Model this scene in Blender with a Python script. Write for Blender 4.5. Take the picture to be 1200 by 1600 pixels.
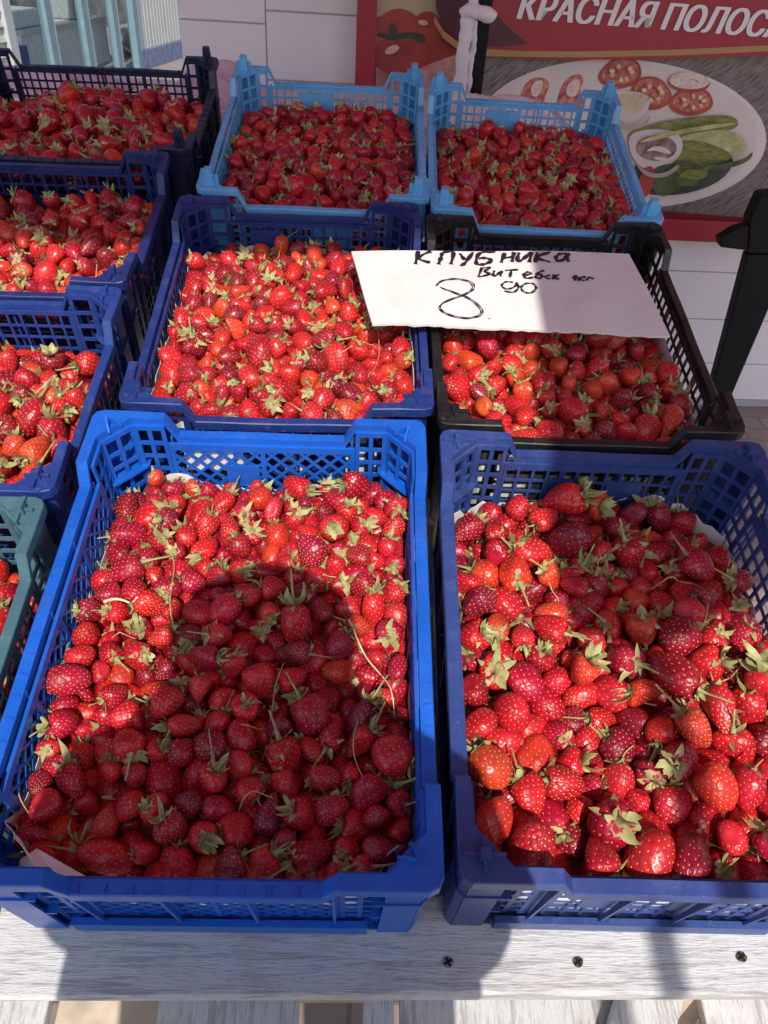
import bpy, math, random
import numpy as np
from mathutils import Matrix, Vector

for o in list(bpy.data.objects):
    bpy.data.objects.remove(o)
scene = bpy.context.scene
C = scene.collection
rad = math.radians

# ------------------------------------------------------------------ camera
F_PX = 1200.0
CAM_Z = 1.60
PITCH, ROLL = rad(37), rad(4)
Rr = np.array([[math.cos(ROLL), -math.sin(ROLL), 0], [math.sin(ROLL), math.cos(ROLL), 0], [0, 0, 1]])
Rp = np.array([[1, 0, 0], [0, math.sin(PITCH), math.cos(PITCH)], [0, math.cos(PITCH), -math.sin(PITCH)]])
CW = Rp @ Rr                       # (right, up, forward) -> world
CAM = np.array([0, 0, CAM_Z])
cam_d = bpy.data.cameras.new('camera')
cam = bpy.data.objects.new('camera', cam_d)
C.objects.link(cam)
cm = np.eye(4)
cm[:3, 0] = CW[:, 0]; cm[:3, 1] = CW[:, 1]; cm[:3, 2] = -CW[:, 2]; cm[:3, 3] = CAM
cam.matrix_world = Matrix(cm.tolist())
cam_d.sensor_fit = 'VERTICAL'; cam_d.sensor_height = 36; cam_d.sensor_width = 27
cam_d.lens = 36 * F_PX / 1600
cam_d.clip_start = 0.02; cam_d.clip_end = 500
scene.camera = cam

# ------------------------------------------------------------------ sky, sun, exposure
SUN_ELEV, SUN_AZ = rad(43), rad(6)        # azimuth: the sun stands behind the viewer, a little to the right
LIGHT = np.array([-math.sin(SUN_AZ) * math.cos(SUN_ELEV), math.cos(SUN_AZ) * math.cos(SUN_ELEV), -math.sin(SUN_ELEV)])
world = bpy.data.worlds.new('World'); scene.world = world; world.use_nodes = True
nt = world.node_tree
sky = nt.nodes.new('ShaderNodeTexSky'); sky.sky_type = 'NISHITA'; sky.sun_disc = False
sky.sun_elevation = SUN_ELEV
sky.sun_rotation = math.pi - SUN_AZ
bg = nt.nodes['Background']; bg.inputs[1].default_value = 0.15
nt.links.new(sky.outputs[0], bg.inputs[0])
sd = bpy.data.lights.new('sun', 'SUN'); sd.energy = 3.75; sd.angle = rad(0.53); sd.color = (1, 0.95, 0.87)
sun = bpy.data.objects.new('sun', sd); C.objects.link(sun)
sun.rotation_euler = Vector(LIGHT.tolist()).to_track_quat('-Z', 'Y').to_euler()
sun.location = (1, -5, 6)
scene.view_settings.view_transform = 'Standard'; scene.view_settings.look = 'None'
scene.view_settings.gamma = 1; scene.view_settings.use_curve_mapping = False
scene.view_settings.exposure = 0.28

# ------------------------------------------------------------------ frames: stall plane, ground, wall
RS = np.array([[0.9991, -0.0065, 0.0419], [-0.0213, 0.7782, 0.6277], [0.0366, 0.628, -0.7773]])
SW = CW @ RS                                   # stall axes in world (x across, y back, z normal)
u0 = SW[:, 0] / np.linalg.norm(SW[:, 0]); n0 = np.cross(u0, SW[:, 1]); n0 /= np.linalg.norm(n0)
SW = np.stack([u0, np.cross(n0, u0), n0], 1)
S0 = CAM + CW @ np.array([0, 0, 0.9])
def stall_matrix(x, y, z, yaw=0):
    m = np.eye(4); m[:3, :3] = SW; m[:3, 3] = S0 + SW @ np.array([x, y, z])
    return Matrix(m.tolist()) @ Matrix.Rotation(yaw, 4, 'Z')
def S2W(p):
    return S0 + np.asarray(p) @ SW.T
def ray(u, v):
    d = CW @ np.array([(u - 600) / F_PX, (800 - v) / F_PX, 1.0])
    return d
def on_stall(u, v, z):
    d = SW.T @ ray(u, v); o = SW.T @ (CAM - S0)
    s = (z - o[2]) / d[2]
    return o + d * s
def on_ground(u, v, z=0.0):
    d = ray(u, v); return CAM + d * ((z - CAM_Z) / d[2])
def at_y(u, v, y):
    d = ray(u, v); return CAM + d * (y / d[1])
def project(P):
    c = (np.asarray(P) - CAM) @ CW
    return np.stack([600 + F_PX * c[..., 0] / c[..., 2], 800 - F_PX * c[..., 1] / c[..., 2], c[..., 2]], -1)
WALL_YAW = rad(5.0)
WX = np.array([math.cos(WALL_YAW), math.sin(WALL_YAW), 0]); WN = np.array([math.sin(WALL_YAW), -math.cos(WALL_YAW), 0])
W0 = on_ground(1140, 632)
def on_wall(u, v, off=0.0):
    """pixel -> (distance along the wall, height) on the plane `off` metres in front of the wall"""
    d = ray(u, v); base = W0 + WN * off
    s = ((base - CAM) @ WN) / (d @ WN)
    P = CAM + d * s
    return ((P - base) @ WX, P[2])
wm = np.eye(4); wm[:3, 0] = WX; wm[:3, 1] = -WN; wm[:3, 2] = (0, 0, 1); wm[:3, 3] = W0
WALL_M = Matrix(wm.tolist())

# ------------------------------------------------------------------ mesh helpers
class MB:
    def __init__(s): s.v = []; s.f = []; s.m = []
    def add(s, vs, fs, mi=0):
        b = len(s.v); s.v += [tuple(map(float, p)) for p in vs]
        s.f += [tuple(i + b for i in f) for f in fs]; s.m += [mi] * len(fs); return s
    def box(s, x0, x1, y0, y1, z0, z1, mi=0):
        vs = [(x, y, z) for z in (z0, z1) for y in (y0, y1) for x in (x0, x1)]
        return s.add(vs, [(0, 2, 3, 1), (4, 5, 7, 6), (0, 1, 5, 4), (2, 6, 7, 3), (0, 4, 6, 2), (1, 3, 7, 5)], mi)
    def hexa(s, bottom, top, mi=0):
        n = len(bottom)
        fs = [tuple(range(n - 1, -1, -1)), tuple(range(n, 2 * n))] + [(i, (i + 1) % n, (i + 1) % n + n, i + n) for i in range(n)]
        return s.add(list(bottom) + list(top), fs, mi)
    def tube(s, pts, rads, seg=8, mi=0, flat=1.0):
        pts = [Vector(p) for p in pts]; n = len(pts)
        if not hasattr(rads, '__len__'): rads = [rads] * n
        rings = []; up = Vector((0.123, 0.2, 0.97))
        for i, p in enumerate(pts):
            t = (pts[min(i + 1, n - 1)] - pts[max(i - 1, 0)]).normalized()
            a = t.cross(up)
            if a.length < 1e-4: a = t.cross(Vector((1, 0, 0)))
            a.normalize(); b = a.cross(t).normalized()
            rings += [p + (a * math.cos(2 * math.pi * k / seg) + b * math.sin(2 * math.pi * k / seg) * flat) * rads[i] for k in range(seg)]
        fs = [(i * seg + k, i * seg + (k + 1) % seg, (i + 1) * seg + (k + 1) % seg, (i + 1) * seg + k) for i in range(n - 1) for k in range(seg)]
        fs += [tuple(range(seg - 1, -1, -1)), tuple((n - 1) * seg + k for k in range(seg))]
        return s.add(rings, fs, mi)
    def mesh(s, name, mats, smooth=False):
        me = bpy.data.meshes.new(name)
        me.from_pydata(s.v, [], s.f)
        for m in (mats if isinstance(mats, (list, tuple)) else [mats]): me.materials.append(m)
        me.polygons.foreach_set('material_index', s.m)
        if smooth: me.polygons.foreach_set('use_smooth', [True] * len(s.f))
        me.update(); return me
    def build(s, name, mats, parent=None, smooth=False, bevel=0, M=None):
        o = bpy.data.objects.new(name, s.mesh(name, mats, smooth)); C.objects.link(o)
        if parent: o.parent = parent
        if M is not None: o.matrix_world = M
        if bevel:
            b = o.modifiers.new('bevel', 'BEVEL'); b.width = bevel; b.segments = 2; b.limit_method = 'ANGLE'; b.angle_limit = rad(40)
        return o
def tag(o, label, cat=None, group=None, kind=None):
    if label: o['label'] = label
    if cat: o['category'] = cat
    if group: o['group'] = group
    if kind: o['kind'] = kind
    return o
def empty(name, M, label, cat, group=None):
    e = bpy.data.objects.new(name, None); e.empty_display_size = 0.05; C.objects.link(e); e.matrix_world = M
    return tag(e, label, cat, group)

# ------------------------------------------------------------------ materials
def mat(name):
    m = bpy.data.materials.new(name); m.use_nodes = True
    n = m.node_tree.nodes; return m, m.node_tree, n, n['Principled BSDF']
def N(t, typ, **kw):
    x = t.nodes.new(typ)
    for k, v in kw.items():
        if k.startswith('i_'): x.inputs[k[2:].replace('_', ' ')].default_value = v
        else: setattr(x, k, v)
    return x
def ramp(t, src, stops):
    r = t.nodes.new('ShaderNodeValToRGB'); e = r.color_ramp.elements
    while len(e) > 1: e.remove(e[-1])
    e[0].position = stops[0][0]; e[0].color = (*stops[0][1], 1) if hasattr(stops[0][1], '__len__') else (*[stops[0][1]] * 3, 1)
    for p, c in stops[1:]:
        q = e.new(p); q.color = (*c, 1) if hasattr(c, '__len__') else (c, c, c, 1)
    t.links.new(src, r.inputs[0]); return r.outputs[0]
def mixc(t, fac, a, b, mode='MIX'):
    m = t.nodes.new('ShaderNodeMix'); m.data_type = 'RGBA'; m.blend_type = mode
    for i, val in ((0, fac), (6, a), (7, b)):
        if hasattr(val, 'links'): t.links.new(val, m.inputs[i])
        elif i == 0: m.inputs[0].default_value = val
        else: m.inputs[i].default_value = (*val, 1) if len(val) == 3 else val
    return m.outputs[2]
def coords(t, scale=(1, 1, 1), kind='Object'):
    tc = t.nodes.new('ShaderNodeTexCoord'); mp = t.nodes.new('ShaderNodeMapping'); mp.inputs['Scale'].default_value = scale
    t.links.new(tc.outputs[kind], mp.inputs[0]); return mp.outputs[0]
def noise(t, co, scale, detail=4, rough=0.6):
    n = t.nodes.new('ShaderNodeTexNoise'); n.inputs['Scale'].default_value = scale; n.inputs['Detail'].default_value = detail; n.inputs['Roughness'].default_value = rough
    t.links.new(co, n.inputs['Vector']); return n.outputs[0]
def bump(t, b, h, strength=0.3, dist=0.002):
    n = t.nodes.new('ShaderNodeBump'); n.inputs['Strength'].default_value = strength; n.inputs['Distance'].default_value = dist
    t.links.new(h, n.inputs['Height']); t.links.new(n.outputs[0], b.inputs['Normal'])

def plastic(name, col, rough=0.42, dust=0.35):
    m, t, n, b = mat(name)
    co = coords(t)
    n1 = noise(t, co, 9, 5); n2 = noise(t, coords(t, (30, 30, 160)), 3, 4); n3 = noise(t, co, 120, 3)
    pale = tuple(min(1, c * 0.75 + 0.09) for c in col)
    dark = tuple(c * 0.72 for c in col)
    c1 = mixc(t, ramp(t, n1, [(0.35, 0.0), (0.7, 1.0)]), dark, col)
    c2 = mixc(t, ramp(t, n2, [(0.55, 0.0), (0.8, dust)]), c1, pale)
    spots = ramp(t, n3, [(0.66, 0.0), (0.74, dust)])
    c3 = mixc(t, spots, c2, tuple(min(1, c * 0.5 + 0.2) for c in col))
    t.links.new(c3, b.inputs['Base Color'])
    t.links.new(ramp(t, n1, [(0.3, rough - 0.1), (0.75, rough + 0.15)]), b.inputs['Roughness'])
    n5 = noise(t, coords(t, (14, 220, 220)), 2.5, 6, 0.7); n6 = noise(t, coords(t, (220, 14, 220)), 2.5, 6, 0.7)
    mxx = N(t, 'ShaderNodeMath', operation='MAXIMUM'); t.links.new(n5, mxx.inputs[0]); t.links.new(n6, mxx.inputs[1])
    c4 = mixc(t, ramp(t, mxx.outputs[0], [(0.63, 0.0), (0.70, 0.6)]), c3, tuple(min(1, c * 0.6 + 0.16) for c in col))
    n7 = noise(t, co, 17, 6, 0.65)
    c5 = mixc(t, ramp(t, n7, [(0.56, 0.0), (0.74, 0.45)]), c4, tuple(c * 0.35 + d for c, d in zip(col, (0.035, 0.03, 0.03))))
    c6 = mixc(t, ramp(t, noise(t, co, 31, 7, 0.7), [(0.52, 0.0), (0.70, 0.6 * min(1.0, dust * 2.4))]), c5, tuple(min(1, c * 0.85 + 0.055) for c in col))
    t.links.new(c6, b.inputs['Base Color'])
    bump(t, b, mxx.outputs[0], 0.15, 0.001)
    return m
def simple(name, col, rough=0.6, var=0.15, scale=20, bmp=0.0, metal=0.0, bd=0.002):
    m, t, n, b = mat(name)
    nz = noise(t, coords(t), scale, 5)
    c = mixc(t, ramp(t, nz, [(0.3, 0.0), (0.7, 1.0)]), tuple(x * (1 - var) for x in col), tuple(min(1, x * (1 + var)) for x in col))
    t.links.new(c, b.inputs['Base Color']); b.inputs['Roughness'].default_value = rough; b.inputs['Metallic'].default_value = metal
    if bmp: bump(t, b, nz, bmp, bd)
    return m

def berry_material(name, tint_socket):
    m, t, n, b = mat(name)
    if tint_socket == 'object':
        oi = N(t, 'ShaderNodeObjectInfo'); tint = oi.outputs['Color']; rnd = oi.outputs['Random']
    else:
        a = N(t, 'ShaderNodeAttribute', attribute_name='tint'); tint = a.outputs['Color']; rnd = a.outputs['Alpha']
    ax = N(t, 'ShaderNodeAttribute', attribute_name='axis')
    co = coords(t, kind='Object')
    n1 = noise(t, co, 55, 3); n2 = noise(t, co, 420, 2)
    pale = mixc(t, 1.0, tint, (1.25, 2.6, 1.8), 'MULTIPLY')
    c1 = mixc(t, ramp(t, ax.outputs['Fac'], [(0.0, 0.75), (0.16, 0.25), (0.32, 0.0)]), tint, pale)
    dk = mixc(t, 1.0, c1, (0.62, 0.45, 0.6), 'MULTIPLY')
    c2 = mixc(t, ramp(t, n1, [(0.38, 0.0), (0.66, 0.9)]), c1, dk)
    t.links.new(c2, b.inputs['Base Color'])
    t.links.new(ramp(t, n1, [(0.3, 0.20), (0.7, 0.46)]), b.inputs['Roughness'])
    b.inputs['Subsurface Weight'].default_value = 0.12
    b.inputs['Subsurface Radius'].default_value = (0.006, 0.0012, 0.001)
    b.inputs['Subsurface Scale'].default_value = 0.6
    b.inputs['Specular IOR Level'].default_value = 0.45
    n4 = noise(t, co, 130, 5, 0.7)
    c3 = mixc(t, ramp(t, n4, [(0.62, 0.0), (0.76, 0.35)]), c2, mixc(t, 1.0, tint, (0.95, 3.0, 2.4), 'MULTIPLY'))
    t.links.new(c3, b.inputs['Base Color'])
    bump(t, b, n2, 0.35, 0.0007)
    return m
def seed_material():
    m, t, n, b = mat('strawberry_seed')
    nz = noise(t, coords(t), 300, 2)
    t.links.new(mixc(t, ramp(t, nz, [(0.35, 0.0), (0.65, 1.0)]), (0.64, 0.30, 0.05), (0.80, 0.54, 0.17)), b.inputs['Base Color'])
    b.inputs['Roughness'].default_value = 0.4
    return m
def leaf_material():
    m, t, n, b = mat('strawberry_leaf')
    co = coords(t)
    nz = noise(t, co, 90, 4); n2 = noise(t, co, 700, 2)
    c = mixc(t, ramp(t, nz, [(0.3, 0.0), (0.62, 1.0)]), (0.19, 0.195, 0.058), (0.47, 0.45, 0.19))
    c = mixc(t, ramp(t, n2, [(0.52, 0.0), (0.72, 0.7)]), c, (0.27, 0.18, 0.09))
    t.links.new(c, b.inputs['Base Color']); b.inputs['Roughness'].default_value = 0.6
    b.inputs['Subsurface Weight'].default_value = 0.0
    bump(t, b, n2, 0.4, 0.0008)
    return m
M_BERRY = berry_material('strawberry_skin', 'object')
M_BERRY_S = berry_material('strawberry_skin_mass', 'attr')
M_SEED = seed_material(); M_LEAF = leaf_material()
M_STEM = simple('dry_stem', (0.50, 0.38, 0.17), 0.6, 0.35, 60)
M_STRAW = simple('straw', (0.78, 0.68, 0.42), 0.5, 0.15, 60)
M_PAPER = simple('white_paper', (0.80, 0.78, 0.74), 0.8, 0.06, 25, 0.3)
M_CARD = None

def wood_paint(name, seed=0.0, wear=0.5):
    m, t, n, b = mat(name)
    co = coords(t, (5.0, 60, 60)); co2 = coords(t, (9, 9, 9))
    mp = co
    n1 = noise(t, co, 2.0, 12, 0.74); n2 = noise(t, co2, 2.0, 6); n3 = noise(t, coords(t, (28, 330, 330)), 1.6, 8, 0.7)
    streak = ramp(t, n1, [(0.51, 0.0), (0.59, wear + 0.05)])
    c = mixc(t, streak, (0.67, 0.66, 0.655), (0.25, 0.22, 0.20))
    fine = ramp(t, n3, [(0.55, 0.0), (0.60, 0.6)])
    c = mixc(t, fine, c, (0.36, 0.34, 0.33))
    blot = ramp(t, n2, [(0.52, 0.0), (0.74, 0.5)])
    c = mixc(t, blot, c, (0.46, 0.40, 0.33))
    t.links.new(c, b.inputs['Base Color']); b.inputs['Roughness'].default_value = 0.72
    mx = N(t, 'ShaderNodeMath', operation='ADD'); t.links.new(n1, mx.inputs[0]); t.links.new(n3, mx.inputs[1])
    bump(t, b, mx.outputs[0], 0.8, 0.0028)
    return m
M_WOOD = wood_paint('worn_white_paint')
M_WOOD_Y = wood_paint('worn_white_paint_upright'); 
for nd in M_WOOD_Y.node_tree.nodes:
    if nd.type == 'MAPPING':
        s_ = nd.inputs['Scale'].default_value; nd.inputs['Scale'].default_value = (s_[1], s_[0], s_[2])
M_RAWWOOD = simple('bare_wood', (0.50, 0.41, 0.31), 0.7, 0.3, 18, 0.3)
M_BLACK = simple('black_powder_coat', (0.007, 0.007, 0.008), 0.6, 0.2, 40); M_BLACK.node_tree.nodes['Principled BSDF'].inputs['Specular IOR Level'].default_value = 0.2
M_STEEL = simple('screw_steel', (0.35, 0.34, 0.33), 0.4, 0.3, 200, 0.2, 0.8)
M_DARKSTEEL = simple('rusty_screw', (0.10, 0.075, 0.06), 0.6, 0.4, 200, 0.3, 0.4)

# ------------------------------------------------------------------ setting: ground
def ground():
    m, t, n, b = mat('paving')
    co = coords(t)
    br = N(t, 'ShaderNodeTexBrick'); br.inputs['Scale'].default_value = 1.0
    br.inputs['Brick Width'].default_value = 0.2; br.inputs['Row Height'].default_value = 0.1; br.inputs['Mortar Size'].default_value = 0.005
    br.inputs['Color1'].default_value = (0.30, 0.21, 0.18, 1); br.inputs['Color2'].default_value = (0.24, 0.18, 0.16, 1); br.inputs['Mortar'].default_value = (0.12, 0.10, 0.09, 1)
    t.links.new(co, br.inputs['Vector'])
    nz = noise(t, co, 6, 6)
    c = mixc(t, ramp(t, nz, [(0.35, 0.0), (0.7, 0.6)]), br.outputs[0], (0.33, 0.28, 0.25))
    t.links.new(c, b.inputs['Base Color']); b.inputs['Roughness'].default_value = 0.85
    bump(t, b, br.outputs[1], -0.4, 0.004)
    mb = MB(); k = 60
    g = [-60, -30, -12, -6, -3, 0, 3, 6, 12, 30, 60]
    mb.add([(x, y, 0) for y in g for x in g], [(j * 11 + i, j * 11 + i + 1, (j + 1) * 11 + i + 1, (j + 1) * 11 + i) for j in range(10) for i in range(10)])
    tag(mb.build('pavement', m), 'reddish brown paved ground beside the wall foot', kind='structure')
ground()

# ------------------------------------------------------------------ white kiosk wall with panel boards
M_PANEL = simple('white_siding', (0.76, 0.70, 0.72), 0.55, 0.05, 3)
M_PANELDARK = simple('wall_core', (0.40, 0.36, 0.37), 0.8, 0.1, 3)
def kiosk_wall():
    e = empty('kiosk_wall', WALL_M, 'white wall of wide horizontal siding boards behind the red banner', 'wall')
    x_left = on_wall(283, 60)[0]; x_right = 6.0
    seam_x = on_wall(416, 60)[0]
    # seams read off the photo on the right side and on the left side
    hs = [0.0]
    for v in (571, 500, 425): hs.append(on_wall(1100, v)[1])
    step = (hs[3] - hs[0]) / 3
    tops = [i * step for i in range(0, 40)]
    top = 3.3
    core = MB(); core.box(x_left, x_right, 0.006, 0.12, 0.0, top); core.build('wall_core', M_PANELDARK, e)
    zl = on_wall(420, 38)[1]
    for (a, b_, hh) in ((x_left, seam_x - 0.002, step * 4), (seam_x + 0.002, x_right, step)):
        z = 0.0
        if a == x_left:
            cuts = [0, zl - step * 4 if zl > step * 4 else 0, zl, zl + step * 4, top]
            cuts = sorted(set(round(c, 4) for c in cuts if 0 <= c <= top))
        else:
            xb = on_wall(558, 100)[0]
            cuts = [i * step for i in range(int(top / step) + 1)]
            zz = on_wall(480, 44)[1]
        for c0, c1 in zip(cuts[:-1], cuts[1:]):
            MB().box(a, b_, 0.0, 0.03, c0 + 0.002, c1 - 0.002).build('siding_board', M_PANEL, e, bevel=0.003)
    MB().box(x_left, x_right, -0.012, 0.03, 0.0, 0.03).build('base_rail', M_PANELDARK, e)
    return e
kiosk_wall()

# ------------------------------------------------------------------ red banner with printed food picture
def flat(name, parent, pts, m, off, M=None):
    """a printed patch: polygon of wall points, `off` in front of the banner board"""
    mb = MB(); n = len(pts)
    mb.add([(p[0], -off, p[1]) for p in pts], [tuple(range(n))])
    o = mb.build(name, m, parent); return o
def print_mat(name, c1, c2, scale=40, stretch=(1, 1, 1), lo=0.35, hi=0.65, rough=0.45, rot=0.0):
    m, t, n, b = mat(name)
    cc = coords(t, stretch)
    if rot:
        m0 = N(t, 'ShaderNodeVectorRotate', rotation_type='Y_AXIS'); m0.inputs['Angle'].default_value = rot
        mp = cc.node; t.links.new(mp.inputs[0].links[0].from_socket, m0.inputs[0]); t.links.new(m0.outputs[0], mp.inputs[0])
    nz = noise(t, cc, scale, 5)
    t.links.new(mixc(t, ramp(t, nz, [(lo, 0.0), (hi, 1.0)]), c1, c2), b.inputs['Base Color']); b.inputs['Roughness'].default_value = rough
    return m
def ell(cx, cy, rx, ry, n=40, rot=0, wob=0, seed=0):
    r = random.Random(seed); ph = r.random() * 6
    out = []
    for k in range(n):
        a = 2 * math.pi * k / n; q = 1 + wob * math.sin(3 * a + ph) + wob * 0.6 * math.sin(5 * a + 2 * ph)
        x = rx * q * math.cos(a); y = ry * q * math.sin(a)
        out.append((cx + x * math.cos(rot) - y * math.sin(rot), cy + x * math.sin(rot) + y * math.cos(rot)))
    return out
def smooth_poly(p, it=2):
    for _ in range(it):
        q = []
        for i in range(len(p)):
            a = p[i]; b = p[(i + 1) % len(p)]
            q += [(a[0] * .75 + b[0] * .25, a[1] * .75 + b[1] * .25), (a[0] * .25 + b[0] * .75, a[1] * .25 + b[1] * .75)]
        p = q
    return p
def banner():
    OFF = 0.05
    wp = lambda pts: [on_wall(u, v, OFF) for u, v in pts]
    z_bot = on_wall(1000, 366, OFF)[1]; z_top = on_wall(1000, -110, OFF)[1]
    x0 = on_wall(557, 60, OFF)[0]; x1 = on_wall(1330, 200, OFF)[0]
    e = empty('banner_board', WALL_M, 'large red advertising banner with plate of food and white lettering', 'banner')
    red = print_mat('banner_red', (0.30, 0.005, 0.020), (0.34, 0.008, 0.024), 4)
    dred = print_mat('banner_dark_red', (0.060, 0.004, 0.010), (0.085, 0.006, 0.012), 6)
    MB().box(x0, x1, -OFF + 0.003, -0.004, z_bot, z_top).build('board', red, e)
    bx = MB()
    fx = on_wall(566, 60, OFF)[0]
    o = 0
    k = [0]
    def P(name, pts, m, raw=False, wall=False):
        k[0] += 1
        return flat(name, e, pts if wall else wp(pts), m, OFF + 0.0007 * k[0])
    wood = print_mat('banner_grey_wood', (0.06, 0.045, 0.042), (0.24, 0.19, 0.175), 5, (4, 4, 34), 0.35, 0.62, rot=0.7)
    gold = print_mat('banner_gold', (0.36, 0.19, 0.06), (0.42, 0.23, 0.08), 6)
    cream = print_mat('banner_cream', (0.48, 0.38, 0.24), (0.54, 0.44, 0.29), 5)
    tom = print_mat('banner_tomato', (0.27, 0.015, 0.012), (0.45, 0.05, 0.035), 9)
    tomd = print_mat('banner_tomato_cut', (0.30, 0.02, 0.015), (0.66, 0.24, 0.17), 60)
    pink = print_mat('banner_pink_meat', (0.36, 0.11, 0.11), (0.58, 0.28, 0.26), 16)
    plate = print_mat('banner_plate', (0.60, 0.49, 0.46), (0.70, 0.59, 0.56), 3)
    plate2 = print_mat('banner_plate_rim', (0.66, 0.56, 0.53), (0.74, 0.64, 0.61), 3)
    pale = print_mat('banner_pale_slice', (0.62, 0.42, 0.37), (0.78, 0.64, 0.58), 50)
    green = print_mat('banner_pickle_skin', (0.10, 0.11, 0.02), (0.28, 0.27, 0.06), 26, (1, 1, 4))
    lgreen = print_mat('banner_pickle_flesh', (0.30, 0.28, 0.08), (0.60, 0.55, 0.30), 22)
    basil = print_mat('banner_basil', (0.035, 0.055, 0.02), (0.10, 0.14, 0.04), 24)
    sauce = print_mat('banner_brown_sauce', (0.13, 0.035, 0.03), (0.42, 0.27, 0.24), 30)
    sauce2 = print_mat('banner_pale_sauce', (0.50, 0.38, 0.24), (0.62, 0.50, 0.34), 30)
    dark = print_mat('banner_dark_green', (0.02, 0.02, 0.012), (0.05, 0.05, 0.03), 20)
    # left strip: cream sky, tomatoes, bacon
    P('print_cream', [(587, -110), (690, -110), (690, 60), (587, 60)], cream)
    P('print_wood', [(587, 26), (700, 30), (700, 60), (587, 56)], wood)
    P('print_bacon', [(587, 40), (790, 48), (790, 250), (587, 240)], pink)
    for s, c in enumerate(((622, 40, 34, 26), (668, 48, 26, 30), (628, 86, 46, 34), (690, 78, 30, 38))):
        P('print_tomato', ell(*c, wob=0.03, seed=s), tom)
    P('print_stalk', smooth_poly([(588, 50), (615, 55), (640, 48), (668, 55), (662, 70), (640, 58), (612, 64), (592, 58)]), dark)
    P('print_stalk', smooth_poly([(610, 30), (622, 44), (618, 62), (608, 56)]), dark)
    P('print_bacon', smooth_poly([(587, 128), (640, 112), (690, 92), (730, 80), (730, 250), (587, 240)]), pink)
    # photo of the plate
    P('print_wood', [(745, 70), (1325, 70), (1325, 352), (745, 306)], wood)
    P('print_plate_rim', ell(970, 208, 226, 116, 64, 0.05), plate2)
    P('print_plate', ell(966, 204, 216, 110, 64, 0.05), plate)
    P('print_sausage', smooth_poly([(810, 152), (822, 125), (845, 118), (860, 130), (850, 150), (848, 172), (812, 172)]), tomd)
    P('print_sausage', smooth_poly([(868, 158), (880, 124), (905, 112), (912, 126), (903, 140), (918, 172), (870, 176)]), tomd)
    P('print_onion', smooth_poly([(830, 128), (850, 122), (842, 150), (828, 150)]), pale)
    P('print_onion', smooth_poly([(886, 128), (906, 120), (902, 150), (882, 150)]), pale)
    for s, c in enumerate(((968, 114, 34, 24, -.25), (1015, 145, 32, 26, .2), (1078, 158, 34, 22, -.1))):
        P('print_tomato_slice', ell(c[0], c[1], c[2], c[3], 28, c[4], 0.03, s), tom)
        P('print_tomato_slice', ell(c[0], c[1] - 2, c[2] * .84, c[3] * .78, 28, c[4], 0.04, s), tomd)
    P('print_radish_slice', ell(1074, 128, 32, 16, 28, .05), tom)
    P('print_radish_slice', ell(1074, 125, 31, 13, 28, .05), pale)
    P('print_bowl', smooth_poly([(944, 140), (1010, 142), (1014, 165), (996, 190), (965, 190), (942, 168)], 3), plate)
    P('print_sauce', ell(980, 160, 24, 17, 28), sauce2)
    P('print_dark_slice', smooth_poly([(985, 250), (1060, 230), (1150, 235), (1130, 280), (1060, 305), (990, 300)]), dark)
    P('print_pickle', smooth_poly([(975, 205), (1040, 185), (1130, 176), (1152, 186), (1146, 202), (1060, 212), (990, 222)], 3), green)
    P('print_pickle_flesh', smooth_poly([(1050, 214), (1110, 200), (1150, 204), (1168, 226), (1150, 244), (1090, 252), (1040, 240)], 3), lgreen)
    P('print_pickle', smooth_poly([(1010, 226), (1080, 212), (1150, 240), (1120, 254), (1060, 256), (1010, 250)], 3), green)
    P('print_bowl', smooth_poly([(978, 210), (1000, 200), (1045, 200), (1064, 214), (1062, 240), (1030, 266), (1000, 262), (982, 240)], 3), plate)
    P('print_sauce', ell(1022, 229, 32, 20, 30), sauce)
    P('print_basil', smooth_poly([(1010, 262), (1050, 250), (1090, 262), (1088, 290), (1060, 285), (1040, 306), (1018, 300)]), basil)
    P('print_basil', smooth_poly([(1050, 260), (1085, 245), (1105, 262), (1095, 280), (1060, 275)]), green)
    P('print_tomato', ell(1006, 282, 12, 26, 24, .3), tom)
    hi_ = print_mat('banner_highlight', (0.62, 0.30, 0.25), (0.70, 0.42, 0.36), 30)
    sh_ = print_mat('banner_plate_shade', (0.36, 0.28, 0.265), (0.44, 0.35, 0.33), 5)
    seedm = print_mat('banner_seed', (0.70, 0.48, 0.22), (0.74, 0.56, 0.30), 30)
    for c in ((612, 76, 12, 6, -.4), (660, 34, 8, 4, .2)):
        P('print_highlight', ell(*c[:4], 16, c[4]), hi_)
    rr = random.Random(8)
    for (cx, cy, rx, ry) in ((968, 112, 26, 17), (1015, 143, 24, 18), (1078, 156, 26, 14)):
        for q in range(7):
            a = 2 * math.pi * q / 7 + rr.uniform(-.2, .2)
            P('print_seed_pocket', ell(cx + rx * .62 * math.cos(a), cy + ry * .62 * math.sin(a), rx * .16, ry * .2, 10, a, 0.1, q), hi_ if q % 2 else seedm)
    for q in range(9):
        P('print_pepper', ell(1052 + rr.uniform(0, 44), 118 + rr.uniform(0, 14), 1.2, 0.9, 6), dark)
    P('print_bowl_shade', smooth_poly([(984, 246), (1004, 264), (1032, 267), (1060, 244), (1050, 262), (1028, 274), (1000, 270)]), sh_)
    P('print_bowl_shade', smooth_poly([(944, 172), (966, 192), (996, 192), (1012, 170), (1004, 192), (982, 200), (958, 194)]), sh_)
    P('print_sauce_swirl', smooth_poly([(1000, 232), (1016, 222), (1034, 226), (1044, 236), (1030, 234), (1016, 230)]), plate)
    P('print_sauce_swirl', smooth_poly([(1010, 240), (1028, 240), (1040, 244), (1022, 246)]), plate)
    P('print_pickle_ridge', smooth_poly([(992, 214), (1050, 198), (1130, 186), (1146, 190), (1060, 203), (996, 219)]), lgreen)
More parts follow.
